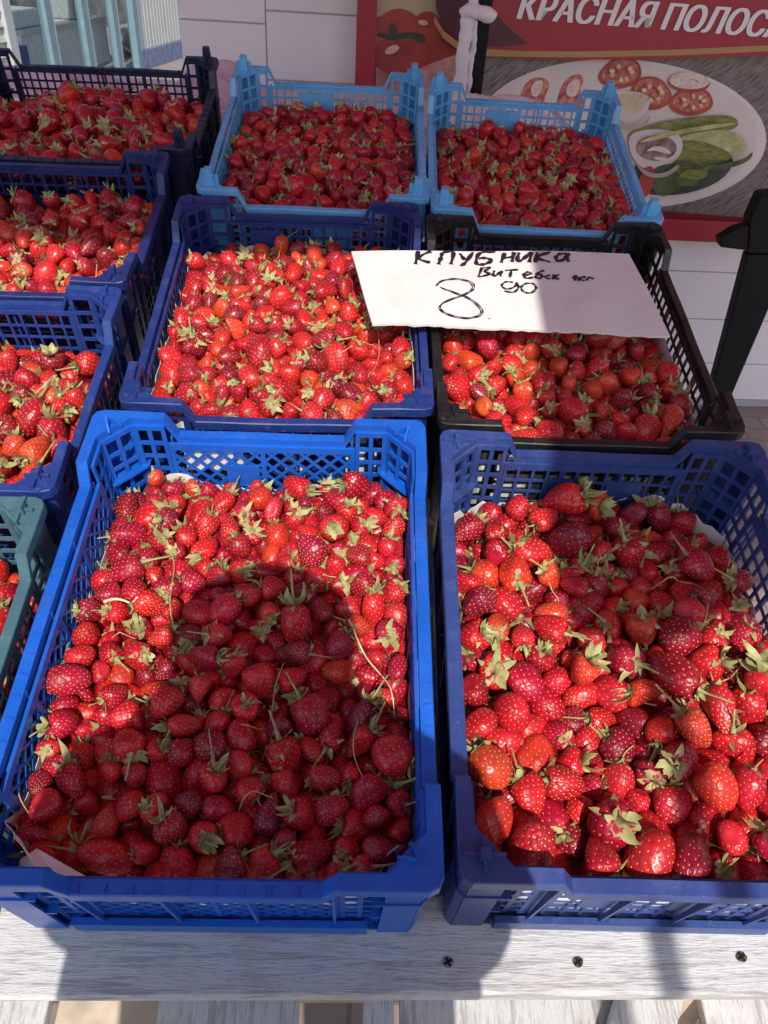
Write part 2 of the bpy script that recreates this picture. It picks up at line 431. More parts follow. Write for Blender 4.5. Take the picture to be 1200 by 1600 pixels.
    P('print_pickle_rind', smooth_poly([(1048, 242), (1090, 254), (1150, 246), (1170, 228), (1160, 250), (1100, 264), (1050, 254)]), basil)
    for q in range(6):
        P('print_leaf_vein', smooth_poly([(1052 + 6 * q, 270 - q), (1068 + 6 * q, 258 - q), (1070 + 6 * q, 260 - q), (1055 + 6 * q, 272 - q)]), green)
    # red title band with the curved dark lobe and the gold line
    band = [(690, -120), (690, 25), (705, 50), (745, 82), (800, 88), (900, 90), (1050, 88), (1200, 82), (1330, 72), (1330, -120)]
    P('title_band', band, red)
    lobe = [(680, -120), (678, 10), (690, 40), (715, 62), (770, 70), (820, 66), (790, 40), (762, 10), (755, -120)]
    P('title_lobe', lobe, dred)
    top_ = [(676, 22), (690, 45), (712, 62), (745, 72), (800, 76), (900, 77), (1050, 74), (1200, 67), (1330, 58)]
    low_ = [(u, v + (9 if i > 3 else 12)) for i, (u, v) in enumerate(top_)]
    k[0] += 1
    A_ = wp(top_); B_ = wp(low_)
    mb = MB(); n = len(A_)
    mb.add([(p[0], -OFF - 0.0007 * k[0], p[1]) for p in A_ + B_], [(i, i + 1, n + i + 1, n + i) for i in range(n - 1)]); mb.build('gold_line', gold, e)
    # frame border
    k[0] += 1
    xa = on_wall(586, 60, OFF)[0]; zb = on_wall(1000, 333, OFF)[1]
    flat('border', e, [(x0, z_bot), (xa, z_bot), (xa, z_top), (x0, z_top)], red, OFF + 0.0007 * k[0])
    k[0] += 1
    flat('border', e, [(xa, z_bot), (x1, z_bot), (x1, zb), (xa, zb)], red, OFF + 0.0007 * k[0])
    # lettering
    white = print_mat('banner_lettering', (0.74, 0.70, 0.71), (0.78, 0.74, 0.75), 5)
    cu = bpy.data.curves.new('lettering', 'FONT'); cu.body = 'КРАСНАЯ ПОЛОСА'; cu.size = 1; cu.shear = 0.22; cu.extrude = 0
    tmp = bpy.data.objects.new('tmp', cu); C.objects.link(tmp)
    bpy.context.view_layer.update()
    me = bpy.data.meshes.new_from_object(tmp.evaluated_get(bpy.context.evaluated_depsgraph_get()))
    bpy.data.objects.remove(tmp)
    co = np.array([v.co[:] for v in me.vertices]); mn = co.min(0); mx = co.max(0)
    fc = [tuple(p.vertices) for p in me.polygons]
    a = on_wall(803, 27, OFF); b_ = on_wall(1206, 57, OFF)
    h = on_wall(830, -15, OFF)[1] - on_wall(822, 28, OFF)[1]
    sx = (b_[0] - a[0]) / (mx[0] - mn[0]); sz = h / (mx[1] - mn[1])
    slope = (b_[1] - a[1]) / (b_[0] - a[0])
    mb = MB()
    for q, dx in enumerate((-0.045, -0.027, -0.009, 0.009, 0.027, 0.045)):           # overlapping passes make the strokes bold
        off = OFF + 0.0007 * (k[0] + 1) + 0.0001 * q
        x = (co[:, 0] - mn[0] + dx) * sx; z = (co[:, 1] - mn[1]) * sz
        mb.add(np.stack([a[0] + x, np.full(len(x), -off), a[1] + z + slope * x], 1), fc)
    bpy.data.meshes.remove(me)
    lo = mb.build('lettering', white, e)
    lo['label'] = 'white italic capitals reading КРАСНАЯ ПОЛОСА'
    # eyelet
    px = on_wall(574, 12, OFF)
    MB().tube([(px[0], -OFF - 0.002, px[1]), (px[0], -OFF - 0.05 + 0.02, px[1])], 0.008, 10).build('eyelet', M_BLACK, e)
banner()

# ------------------------------------------------------------------ far shop kiosk, top left
def far_kiosk():
    a = on_ground(200, 118); b = on_ground(292, 88)
    d = b - a; d[2] = 0; d /= np.linalg.norm(d); nn = np.array([d[1], -d[0], 0])
    m = np.eye(4); m[:3, 0] = d; m[:3, 1] = -nn; m[:3, 2] = (0, 0, 1); m[:3, 3] = a
    e = empty('shop_kiosk', Matrix(m.tolist()), 'pale ribbed shop kiosk with blue framed glass doors and plinth', 'kiosk')
    pale = simple('kiosk_pale_metal', (0.50, 0.51, 0.47), 0.5, 0.08, 6)
    blue = simple('kiosk_blue_frame', (0.16, 0.25, 0.29), 0.5, 0.1, 10)
    white = simple('kiosk_white_frame', (0.46, 0.48, 0.47), 0.45, 0.05, 10)
    plinth = simple('kiosk_blue_plinth', (0.16, 0.19, 0.30), 0.7, 0.3, 12)
    def wx(u, v=60):
        r = ray(u, v); s = ((a - CAM) @ nn) / (r @ nn); P = CAM + r * s
        return float((P - a) @ d), float(P[2])
    xr = wx(330)[0] + 1.5
    x1 = wx(216)[0]
    H = 3.0
    # ribbed panels right of the door
    w = (wx(286)[0] - x1) / 3
    for i in range(5):
        mb = MB(); xa = x1 + i * w; nrib = 5
        for j in range(nrib):
            q = w * 0.98 / nrib
            mb.hexa([(xa + j * q, 0.03, 0.22), (xa + (j + 1) * q, 0.03, 0.22), (xa + (j + .8) * q, 0.02, 0.22), (xa + (j + .2) * q, 0.02, 0.22)],
                    [(xa + j * q, 0.03, H), (xa + (j + 1) * q, 0.03, H), (xa + (j + .8) * q, 0.02, H), (xa + (j + .2) * q, 0.02, H)])
        mb.build('ribbed_panel', pale, e)
    MB().box(x1, x1 + 5 * w, 0.035, 0.12, 0.0, H).build('panel_backing', white, e)
    MB().box(x1, x1 + 5 * w, -0.015, 0.03, 0.0, 0.215).build('plinth', plinth, e)
    # glazed doors: frames at the photo's places
    edges = [(76, 8), (133, 7), (179, 6), (211, 6)]
    for u, wd in edges:
        xa = wx(u)[0]; xb = wx(u + wd)[0]; xc = wx(u + wd + 9)[0]
        MB().box(xa, xb, -0.02, 0.06, 0.0, H).build('door_frame', blue, e)
        MB().box(xb + 0.002, min(xc, xb + 0.06), -0.01, 0.05, 0.0, H).build('door_frame', white, e)
    gx0 = wx(18)[0]
    gm, t, n, bb = mat('kiosk_glass'); bb.inputs['Base Color'].default_value = (0.02, 0.02, 0.02, 1); bb.inputs['Roughness'].default_value = 0.03
    tr = N(t, 'ShaderNodeBsdfTransparent'); tr.inputs[0].default_value = (0.93, 0.96, 0.95, 1)
    fr = N(t, 'ShaderNodeValue'); fr.outputs[0].default_value = 0.10
    mx = N(t, 'ShaderNodeMixShader'); t.links.new(fr.outputs[0], mx.inputs[0]); t.links.new(tr.outputs[0], mx.inputs[1]); t.links.new(bb.outputs[0], mx.inputs[2])
    t.links.new(mx.outputs[0], t.nodes['Material Output'].inputs['Surface'])
    us = [22, 85, 141, 186, 214]
    for p, q in zip(us[:-1], us[1:]):
        MB().box(wx(p)[0], wx(q - 10)[0], 0.02, 0.028, 0.1, H - 0.05).build('glass_pane', gm, e)
    # left louvred wall
    xl = wx(10)[0]
    for i in range(24):
        z = 0.1 + i * 0.12
        MB().hexa([(xl - 1.6, 0.0, z), (xl, 0.0, z), (xl, 0.05, z), (xl - 1.6, 0.05, z)],
                  [(xl - 1.6, 0.035, z + 0.115), (xl, 0.035, z + 0.115), (xl, 0.05, z + 0.115), (xl - 1.6, 0.05, z + 0.115)]).build('louvre', pale, e)
    MB().box(xl, wx(22)[0], -0.03, 0.06, 0.0, H).build('door_frame', white, e)
    # room behind the glass
    dark = simple('kiosk_interior', (0.22, 0.22, 0.21), 0.8, 0.6, 3)
    MB().box(xl - 1.6, 6.5, 2.2, 2.3, 0, 2.2).build('back_wall', dark, e)
    MB().box(xl - 1.6, 6.5, 0.13, 2.2, 0.0, 0.05).build('interior_floor', simple('kiosk_floor', (0.3, 0.28, 0.26), 0.6), e)
    KM = e.matrix_world.copy()
    ct = empty('shop_counter', KM, 'white shop counter behind the glass of the pale kiosk', 'counter')
    MB().box(-1.4, 0.62, 0.5, 1.1, 0.051, 0.50).build('front', simple('counter_white', (0.70, 0.70, 0.70), 0.4), ct)
    MB().box(-1.4, 0.62, 0.47, 1.12, 0.503, 0.55).build('counter_top', simple('counter_grey', (0.50, 0.51, 0.52), 0.3), ct)
    MB().box(-1.75, -1.42, 0.44, 1.1, 0.051, 0.42).build('side_panel', simple('counter_blue', (0.03, 0.07, 0.30), 0.4), ct)
    o = MB().box(-1.4, -0.85, 0.55, 1.0, 0.552, 0.72).build('display_case', simple('case', (0.62, 0.66, 0.67), 0.25), None, bevel=0.02, M=KM); tag(o, 'pale display case on the counter inside the kiosk', 'display case')
    o = MB().box(-0.1, 0.35, 0.55, 0.9, 0.552, 0.80).build('weighing_scale', simple('grey_case', (0.30, 0.31, 0.31), 0.35), None, bevel=0.02, M=KM); tag(o, 'grey boxy appliance on the counter inside the kiosk', 'appliance')
    o = MB().tube([(0.95, 0.55, 0.22), (1.2, 0.5, 0.22), (1.4, 0.48, 0.22)], [0.10, 0.168, 0.12], 20).build('round_bin', simple('bin_metal', (0.45, 0.44, 0.42), 0.25, 0.1, 20, 0, 0.9), None, smooth=True, M=KM); tag(o, 'shiny rounded metal bin on the kiosk floor', 'bin')
far_kiosk()

# ------------------------------------------------------------------ stall: slanted slatted bench of white planks
CR_H = 0.215                    # crate height
RIM_Z = 0.02                   # stall-frame height of the crates' corner tops
BASE = RIM_Z - CR_H
def stall():
    e = empty('market_bench', stall_matrix(0, -0.43, BASE), 'slanted wooden market bench of worn white painted planks under the crates', 'bench')
    T = 0.028
    # local frame: stall axes, origin at front edge, z=0 is the plank surface
    yf = on_stall(600, 1452, BASE)[1] + 0.43
    yb = on_stall(600, 1557, BASE)[1] + 0.43
    rs = random.Random(3)
    def plank(x0, x1, y0, y1, z0, z1, m, seed, rough=0.0012):
        r = random.Random(seed); mb = MB(); nx = 60
        prof = [(y0, z1), (y1, z1), (y1, z0), (y0, z0)]
        rings = []
        ph = [r.random() * 6 for _ in range(4)]
        for i in range(nx + 1):
            x = x0 + (x1 - x0) * i / nx
            j = [r.uniform(-1, 1) * rough for _ in range(6)]
            w = 0.0015 * math.sin(x * 7 + ph[0])
            rings += [(x, y0 + 0.003 + j[0] + w, z1), (x, y1 - 0.003 + j[1], z1), (x, y1 + j[1], z1 - 0.003), (x, y1, z0), (x, y0, z0), (x, y0 + j[2] + w, z1 - 0.003)]
        fs = [(i * 6 + k, (i + 1) * 6 + k, (i + 1) * 6 + (k + 1) % 6, i * 6 + (k + 1) % 6) for i in range(nx) for k in range(6)]
        fs = [f[::-1] for f in fs] + [tuple(range(6)), tuple(nx * 6 + k for k in range(5, -1, -1))]
        mb.add(rings, fs); return mb
    fp = plank(-1.15, 1.0, yb, yf + 0.035, -T, 0.0, M_WOOD, 1).build('front_plank', M_WOOD, e)
    fp['label'] = 'worn white painted front plank with three screw heads'
    for i, (u, v, mt) in enumerate(((700, 1503, M_STEEL), (903, 1503, M_DARKSTEEL), (1158, 1495, M_DARKSTEEL))):
        q = on_stall(u, v, BASE); x, y = q[0], q[1] + 0.43
        mb = MB(); r_ = random.Random(i)
        ring = [(x + 0.0058 * (1 + r_.uniform(-.12, .12)) * math.cos(a), y + 0.0052 * (1 + r_.uniform(-.12, .12)) * math.sin(a)) for a in [k * math.pi / 7 for k in range(14)]]
        mb.hexa([(a, b, -0.002) for a, b in ring], [(a, b, 0.0006) for a, b in ring])
        s = mb.build('screw', mt, fp)
        mb = MB()
        for ang in (0.5, 0.5 + math.pi / 2):
            dx, dy = math.cos(ang) * .0045, math.sin(ang) * .0045; ex, ey = -dy * .28, dx * .28
            zz = 0.0011 + 0.0002 * (ang > 1)
            mb.add([(x - dx - ex, y - dy - ey, zz), (x + dx - ex, y + dy - ey, zz), (x + dx + ex, y + dy + ey, zz), (x - dx + ex, y - dy + ey, zz)], [(0, 1, 2, 3)])
        mb.build('screw_slot', M_BLACK, s)
    # slats behind, under the crates
    y = yf + 0.075
    i = 0
    while y < 1.78:
        plank(-1.15, 0.455, y, y + 0.10, -T, -0.001, M_WOOD, 20 + i).build('plank', M_WOOD, e)
        y += 0.16; i += 1
    # runners under the slats
    for x in (-1.0, -0.37, 0.06, 0.41):
        MB().box(x - 0.03, x + 0.03, yb + 0.04, 1.72, -T - 0.075, -T - 0.001).build('runner', M_RAWWOOD, e)
    # lower shelf of pale boards, seen under the front plank
    zs = -0.21
    xp = lambda u: float(on_stall(u, 1580, BASE + zs)[0])
    bl = [(-60, 60, M_WOOD_Y, .03), (68, 236, M_RAWWOOD, .05), (243, 466, M_WOOD_Y, .012), (568, 616, M_WOOD_Y, 0), (625, 984, M_WOOD_Y, 0), (1100, 1260, M_WOOD_Y, 0)]
    for j, (ua, ub, m_, dz) in enumerate(bl):
        MB().box(xp(ua), xp(ub), -0.24, 0.45, zs - 0.02 - dz, zs - dz).build('shelf_board', m_, e, bevel=0.002)
    d = MB(); p0 = on_stall(1030, 1540, BASE - 0.16); p1 = on_stall(985, 1680, BASE - 0.18)
    a = np.array([p0[0], p0[1] + 0.43]); b = np.array([p1[0], p1[1] + 0.43]); t_ = (b - a) / np.linalg.norm(b - a); s_ = np.array([-t_[1], t_[0]]) * 0.035
    a2 = a - t_ * 0.1
    cs = [a2 + s_, a2 - s_, b - s_, b + s_]
    d.hexa([(c[0], c[1], zs + 0.004) for c in cs], [(c[0], c[1], zs + 0.03) for c in cs]).build('brace', M_WOOD_Y, e)
    # legs down to the ground (vertical in the world)
    inv = Matrix(np.linalg.inv(np.array(stall_matrix(0, -0.43, BASE))).tolist())
    for x in (-1.0, 0.40):
        for yy in (0.06, 1.65):
            top = S2W([x, yy - 0.43, BASE - T - 0.08]) ; bot = np.array([top[0], top[1], 0.0])
            if x > 0 and yy < 1: pass
            c = [np.array(q) for q in ((-.035, -.035, 0), (.035, -.035, 0), (.035, .035, 0), (-.035, .035, 0))]
            mb = MB(); mb.hexa([inv @ Vector((bot + q).tolist()) for q in c], [inv @ Vector((top + q).tolist()) for q in c])
            mb.build('leg', M_RAWWOOD, e)
    for x in (-1.06, 0.455):
        MB().box(x - 0.012, x + 0.012, -0.22, 1.68, zs - 0.11, zs - 0.055).build('side_rail', M_RAWWOOD, e)
    for yy in (0.0, 0.40):
        MB().box(-1.045, 0.44, yy, yy + 0.05, zs - 0.115, zs - 0.072).build('shelf_bearer', M_RAWWOOD, e)
stall()

# ------------------------------------------------------------------ plastic crates
def panel(mb, A, B, z0, z1, inset, style, T=0.003, band=0.012, plates=(), pitch=0.0155, bar=0.0036, seed=0):
    """lattice wall between plan points A and B; leans inward by `inset` at the foot"""
    A = np.array(A, float); B = np.array(B, float); L = np.linalg.norm(B - A); d = (B - A) / L; nrm = np.array([-d[1], d[0]])  # points inward for ccw
    def P(u, z, off):
        k = (CR_H - z) / CR_H * inset
        q = A + d * u + nrm * (k + off); return (q[0], q[1], z)
    def bar4(c, t):
        mb.hexa([P(u, z, -t / 2) for u, z in c], [P(u, z, t / 2) for u, z in c])
    def rect(u0, u1, za, zb, t): bar4([(u0, za), (u1, za), (u1, zb), (u0, zb)], t)
    rect(0, L, z0, z0 + band, T * 1.25); rect(0, L, z1 - band * 0.6, z1, T * 1.25)
    za, zb = z0 + band, z1 - band * 0.6
    if style == 'solid':
        rect(0, L, za, zb, T); return
    if style == 'corner':
        nu = max(1, round(L / 0.026)); nz = max(2, round((zb - za) / 0.024)); bw = 0.0055
    else:
        nu = max(2, round(L / pitch)); nz = max(2, round((zb - za) / pitch)); bw = bar
    if style == 'diamond':
        for ue in (0, L - 0.006): rect(ue, ue + 0.006, za, zb, T * 1.1)
        nr = max(1, round(L / 0.105))
        for i in range(1, nr): rect(L * i / nr - 0.003, L * i / nr + 0.003, za, zb, T * 1.12)
        H = zb - za; p = 0.0215; sl = 1.08; w = 0.0044
        for sgn, tt in ((1, T * 0.9), (-1, T * 0.82)):
            k = -int(H / sl / p) - 1
            while k * p < L + H / sl:
                u_0 = k * p if sgn > 0 else k * p
                # line u = u_0 + sgn*z/sl
                pts = []
                zs_ = [0, H]
                us_ = [u_0, u_0 + sgn * H / sl]
                # clip to 0..L
                def zat(u): return (u - u_0) / sgn * sl
                lo, hi = 0.0, H
                for lim in (0.004, L - 0.004):
                    zc = zat(lim)
                    if sgn > 0:
                        if lim < L / 2: lo = max(lo, zc)
                        else: hi = min(hi, zc)
                    else:
                        if lim < L / 2: hi = min(hi, zc)
                        else: lo = max(lo, zc)
                if hi - lo > 0.004:
                    ua, ub = u_0 + sgn * lo / sl, u_0 + sgn * hi / sl
                    bar4([(ua - w / 2, za + lo), (ua + w / 2, za + lo), (ub + w / 2, za + hi), (ub - w / 2, za + hi)], tt)
                k += 1
    else:
        for i in range(nu + 1):
            u = L * i / nu; b_ = bw * (2.0 if (style == 'grid' and i % 8 == 0) else 1.0)
            u = min(max(u, b_ / 2), L - b_ / 2)
            rect(u - b_ / 2, u + b_ / 2, za, zb, T)
        for j in range(1, nz):
            z = za + (zb - za) * j / nz
            rect(0.001, L - 0.001, z - bw / 2, z + bw / 2, T * 0.84)
    for (ca, cb, f0, f1) in plates:
        rect(L * ca, L * cb, za + (zb - za) * f0, za + (zb - za) * f1, T * 1.35)

def make_crate(name, M, W, D, material, label, style='grid', drop=0.030, peg='fin', seed=0, end_plates=(), long_style=None, cl=0.088, fw=0.0135, crooked=0.0, group=None, rimmat=None, pitch=0.0155, lip=0.018):
    r = random.Random(seed)
    e = empty(name, M, label, 'crate', group)
    hw, hd = W / 2, D / 2; c = 0.034; H = CR_H; R_ = 0.012
    iw, idp = hw - fw, hd - fw
    top = H - 0.0; low = H - drop
    # ---- rim: stations (outer, inner, z, nominal)
    st = []
    def corner(sx, sy):
        # list ordered from the side parallel to y towards the side parallel to x
        q = c + fw
        L = [((hw, hd - q), (iw, idp - c)), ((hw, hd - R_), (iw - c * .3, idp - c * .7)), ((hw - R_ * .3, hd - R_ * .3), (iw - c * .5, idp - c * .5)),
             ((hw - R_, hd), (iw - c * .7, idp - c * .3)), ((hw - q, hd), (iw - c, idp))]
        return [((o[0] * sx, o[1] * sy), (i[0] * sx, i[1] * sy)) for o, i in L]
    def side(axis, s, frm, to):
        # axis 'x': the side runs along x at y = s*hd
        out = []
        sg = 1 if to > frm else -1
        hlen = hw if axis == 'x' else hd
        a = hlen - cl; b_ = a - 0.014
        n = 10
        seq = [(-a, top), (-b_, low)] + [(-b_ + 2 * b_ * k / n, low) for k in range(1, n)] + [(b_, low), (a, top)]
        if sg < 0: seq = [(-u, z) for u, z in seq]
        bow = 0.0025 * r.uniform(-1, 1.0)
        for u, z in seq:
            q = 1 - (u / hlen) ** 2
            wv = 0.0006 * math.sin(u * 40 + seed)
            if axis == 'x': out.append(((u, s * hd + s * bow * q), (u, s * idp + s * bow * q), z + wv))
            else: out.append(((s * hw + s * bow * q, u), (s * iw + s * bow * q, u), z + wv))
        return out
    st += side('y', 1, -1, 1)
    st += [(o, i, top) for o, i in corner(1, 1)]
    st += side('x', 1, 1, -1)
    st += [(o, i, top) for o, i in corner(-1, 1)[::-1]]
    st += side('y', -1, 1, -1)
    st += [(o, i, top) for o, i in corner(-1, -1)]
    st += side('x', -1, -1, 1)
    st += [(o, i, top) for o, i in corner(1, -1)[::-1]]
    vs = []; th = 0.003; il = lip * 0.72
    for o, i, z in st:
        o = np.array(o); i = np.array(i); dd = (o - i) / np.linalg.norm(o - i)
        o2 = o - dd * 0.0028; i2 = i + dd * 0.003
        vs += [(*i, z), (*(o - dd * 0.0012), z), (*o, z - 0.0012), (*o, z - lip), (*o2, z - lip), (*o2, z - th), (*i2, z - th), (*i2, z - il), (*i, z - il)]
    n = len(st); k9 = 9
    mb = MB(); mb.add(vs, [(a * k9 + k, ((a + 1) % n) * k9 + k, ((a + 1) % n) * k9 + (k + 1) % k9, a * k9 + (k + 1) % k9) for a in range(n) for k in range(k9)])
    if style == 'diamond' or peg == 'post':                 # moulded tick marks along the top of the rim
        for s in (-1, 1):
            for u in np.arange(-(hd - cl - 0.02), hd - cl - 0.019, 0.023):
                mb.box(s * (hw - 0.006) - 0.004, s * (hw - 0.006) + 0.004, u - 0.0006, u + 0.0006, low - 0.001, low + 0.0014)
            for u in np.arange(-(hw - cl - 0.02), hw - cl - 0.019, 0.023):
                mb.box(u - 0.0006, u + 0.0006, s * (hd - 0.006) - 0.004, s * (hd - 0.006) + 0.004, low - 0.001, low + 0.0014)
    mb.build('rim', rimmat or material, e)
    # ---- walls
    inset = 0.004
    ls = long_style or style
    zt = low - il + 0.003; zct = top - il + 0.003
    def wall(nm, A, B, st_, plates):
        A = np.array(A); B = np.array(B); L = np.linalg.norm(B - A); d = (B - A) / L
        e1 = cl - (c + fw) + 0.0
        mb = MB()
        panel(mb, A + d * e1, B - d * e1, 0.0, zt, inset, st_, plates=plates, band=0.018 if lip > 0.014 else 0.010, pitch=pitch)
        panel(mb, A + d * 0.0005, A + d * (e1 - 0.0005), 0.0, zct, inset, 'corner')
        panel(mb, B - d * (e1 - 0.0005), B - d * 0.0005, 0.0, zct, inset, 'corner')
        return mb.build(nm, material, e)
    g = 0.002
    I = lambda x, y: (x, y)
    wall('end_wall', I(-(iw - c), -idp + g), I(iw - c, -idp + g), style, end_plates)
    wall('end_wall', I(iw - c, idp - g), I(-(iw - c), idp - g), style, end_plates)
    wall('long_wall', I(iw - g, -(idp - c)), I(iw - g, idp - c), ls, ((0.44, 0.56, 0.35, 0.75),))
    wall('long_wall', I(-iw + g, idp - c), I(-iw + g, -(idp - c)), ls, ((0.44, 0.56, 0.35, 0.75),))
    # ---- corners: chamfer wall, outer skirt with flanges, stacking peg
    for sx in (-1, 1):
        for sy in (-1, 1):
            mb = MB()
            p1 = np.array((sx * (iw - 0.0015), sy * (idp - c))); p2 = np.array((sx * (iw - c), sy * (idp - 0.0015)))
            A_, B_ = (p1, p2) if sx * sy > 0 else (p2, p1)
            panel(mb, A_, B_, 0.0, zct, inset, 'corner')
            # outer skirt (L-shaped), tapering slightly to the foot
            o = 0.006
            for zz, ex in ((0.0, 0.010), (H * 0.32, 0.007), (H * 0.62, 0.004)):
                x0, x1 = hw - (c + fw) - 0.010, hw - o - ex + 0.004
                y0, y1 = hd - (c + fw) - 0.010, hd - o - ex + 0.004
                # flange plate: outer corner rectangle minus inner triangle
                poly = [(x1, y0), (x1, y1 - 0.008), (x1 - 0.008, y1), (x0, y1), (x0, idp - inset - 0.004), (iw - inset - 0.004, y0)]
                pts = [(sx * a, sy * b_) for a, b_ in poly]
                if sx * sy < 0: pts = pts[::-1]
                mb.hexa([(a, b_, zz) for a, b_ in pts], [(a, b_, zz + 0.003) for a, b_ in pts])
            xw = hw - 0.008; yw = hd - 0.008
            q = c + fw - 0.002
            for (ax, ay, bx, by) in ((xw, hd - q, xw, yw - 0.006), (xw - 0.006, yw, hw - q, yw), (xw, yw - 0.006, xw - 0.006, yw)):
                P1 = np.array((sx * ax, sy * ay)); P2 = np.array((sx * bx, sy * by)); dd = (P2 - P1) / np.linalg.norm(P2 - P1); nn = np.array((-dd[1], dd[0])) * 0.00125
                cs = [P1 - nn, P2 - nn, P2 + nn, P1 + nn]
                sh = np.array([sx, sy]) * 0.003
                mb.hexa([(*(w_ - sh), 0.0) for w_ in cs], [(*w_, top - 0.0035) for w_ in cs])
            mb.build('corner_post', material, e)
            mb = MB()
            cx, cy = sx * (hw - 0.022), sy * (hd - 0.022)
            if peg == 'post':
                s = 0.0085; hh = 0.026
                mb.hexa([(cx - s, cy - s, top - .002), (cx + s, cy - s, top - .002), (cx + s, cy + s, top - .002), (cx - s, cy + s, top - .002)],
                        [(cx - s * .75, cy - s * .75, top + hh), (cx + s * .75, cy - s * .75, top + hh), (cx + s * .75, cy + s * .75, top + hh), (cx - s * .75, cy + s * .75, top + hh)])
                mb.box(cx - 0.015, cx + 0.015, cy - 0.0012, cy + 0.0012, top - .001, top + hh * .6)
            elif peg == 'fin':
                # V of two thin upright fins
                for da in (-0.5, 0.5):
                    ang = math.atan2(-sy, -sx) + da
                    dx, dy = math.cos(ang), math.sin(ang); ex, ey = -dy * 0.0012, dx * 0.0012
                    ll = 0.018; hh = 0.012
                    a0 = (cx, cy); a1 = (cx + dx * ll, cy + dy * ll)
                    mb.hexa([(a0[0] - ex, a0[1] - ey, top - .001), (a1[0] - ex, a1[1] - ey, top - .001), (a1[0] + ex, a1[1] + ey, top - .001), (a0[0] + ex, a0[1] + ey, top - .001)],
                            [(a0[0] - ex, a0[1] - ey, top + hh), (a1[0] - ex - dx * .006, a1[1] - ey - dy * .006, top + hh * .55), (a1[0] + ex - dx * .006, a1[1] + ey - dy * .006, top + hh * .55), (a0[0] + ex, a0[1] + ey, top + hh)])
            else:
                # low cross rib
                mb.box(cx - 0.018, cx + 0.018, cy - 0.0016, cy + 0.0016, top - .001, top + 0.005)
                mb.box(cx - 0.0016, cx + 0.0016, cy - 0.014, cy + 0.014, top - .001, top + 0.0046)
                s = 0.006
                mb.hexa([(cx - s, cy - s, top - .001), (cx + s, cy - s, top - .001), (cx + s, cy + s, top - .001), (cx - s, cy + s, top - .001)],
                        [(cx - s * .7, cy - s * .7, top + .011), (cx + s * .7, cy - s * .7, top + .011), (cx + s * .7, cy + s * .7, top + .011), (cx - s * .7, cy + s * .7, top + .011)])
            mb.build('stacking_peg', material, e)
    # ---- outer ribs
    for s in (-1, 1):
        for u in np.linspace(-(hw - cl - 0.004), hw - cl - 0.004, 4):
            mb = MB(); t2 = 0.0014; yi = s * (idp + 0.0005); yo = s * (hd - 0.0035); yb2 = s * (idp - inset + 0.004)
            ztp = low - 0.0035
            mb.hexa([(u - t2, yb2, 0.03), (u + t2, yb2, 0.03), (u + t2, yi, ztp), (u - t2, yi, ztp)], [(u - t2, yb2 + s * .003, 0.03), (u + t2, yb2 + s * .003, 0.03), (u + t2, yo, ztp), (u - t2, yo, ztp)])
            mb.build('rib', material, e)
        for u in np.linspace(-(hd - cl - 0.004), hd - cl - 0.004, 5):
            mb = MB(); t2 = 0.0014; xi = s * (iw + 0.0005); xo = s * (hw - 0.0035); xb = s * (iw - inset + 0.004)
            ztp = low - 0.0035
            mb.hexa([(xb, u - t2, 0.03), (xb, u + t2, 0.03), (xi, u + t2, ztp), (xi, u - t2, ztp)], [(xb + s * .003, u - t2, 0.03), (xb + s * .003, u + t2, 0.03), (xo, u + t2, ztp), (xo, u - t2, ztp)])
            mb.build('rib', material, e)
    # ---- solid base band standing out from the foot of the walls
    mb = MB(); o1 = fw - 0.0075
    ex, ey = hw - (c + fw) - 0.012, hd - (c + fw) - 0.012
    for s in (-1, 1):
        ya, yb_ = s * (idp - inset + 0.003), s * (hd - 0.0075)
        mb.box(-ex, ex, min(ya, yb_), max(ya, yb_), 0.0005, 0.0285)
        xa_, xb_ = s * (iw - inset + 0.003), s * (hw - 0.0075)
        mb.box(min(xa_, xb_), max(xa_, xb_), -ey, ey, 0.0005, 0.0285)
    mb.build('base_band', material, e)
    # ---- bottom
    b0 = inset - 0.001
    pl = [(iw - b0, -(idp - c)), (iw - b0, idp - c), (iw - c, idp - b0), (-(iw - c), idp - b0), (-(iw - b0), idp - c), (-(iw - b0), -(idp - c)), (-(iw - c), -(idp - b0)), (iw - c, -(idp - b0))]
    MB().hexa([(x, y, 0.002) for x, y in pl], [(x, y, 0.006) for x, y in pl]).build('bottom', material, e)
    return e

P_A = plastic('plastic_bright_blue', (0.006, 0.125, 0.62), 0.38, 0.18)
P_B = plastic('plastic_slate_blue', (0.030, 0.066, 0.25), 0.42, 0.4)
P_C = plastic('plastic_teal_grey', (0.055, 0.145, 0.18), 0.45, 0.4)
P_D = plastic('plastic_navy', (0.012, 0.036, 0.19), 0.42, 0.35)
P_E = plastic('plastic_black', (0.011, 0.011, 0.013), 0.42, 0.25)
P_F = plastic('plastic_royal_navy', (0.016, 0.048, 0.24), 0.42, 0.35)
P_G = plastic('plastic_deep_navy', (0.012, 0.026, 0.15), 0.42, 0.3)
P_H = plastic('plastic_sky_blue', (0.15, 0.47, 0.84), 0.30, 0.6)
P_J = plastic('plastic_ink_navy', (0.008, 0.011, 0.05), 0.42, 0.25)
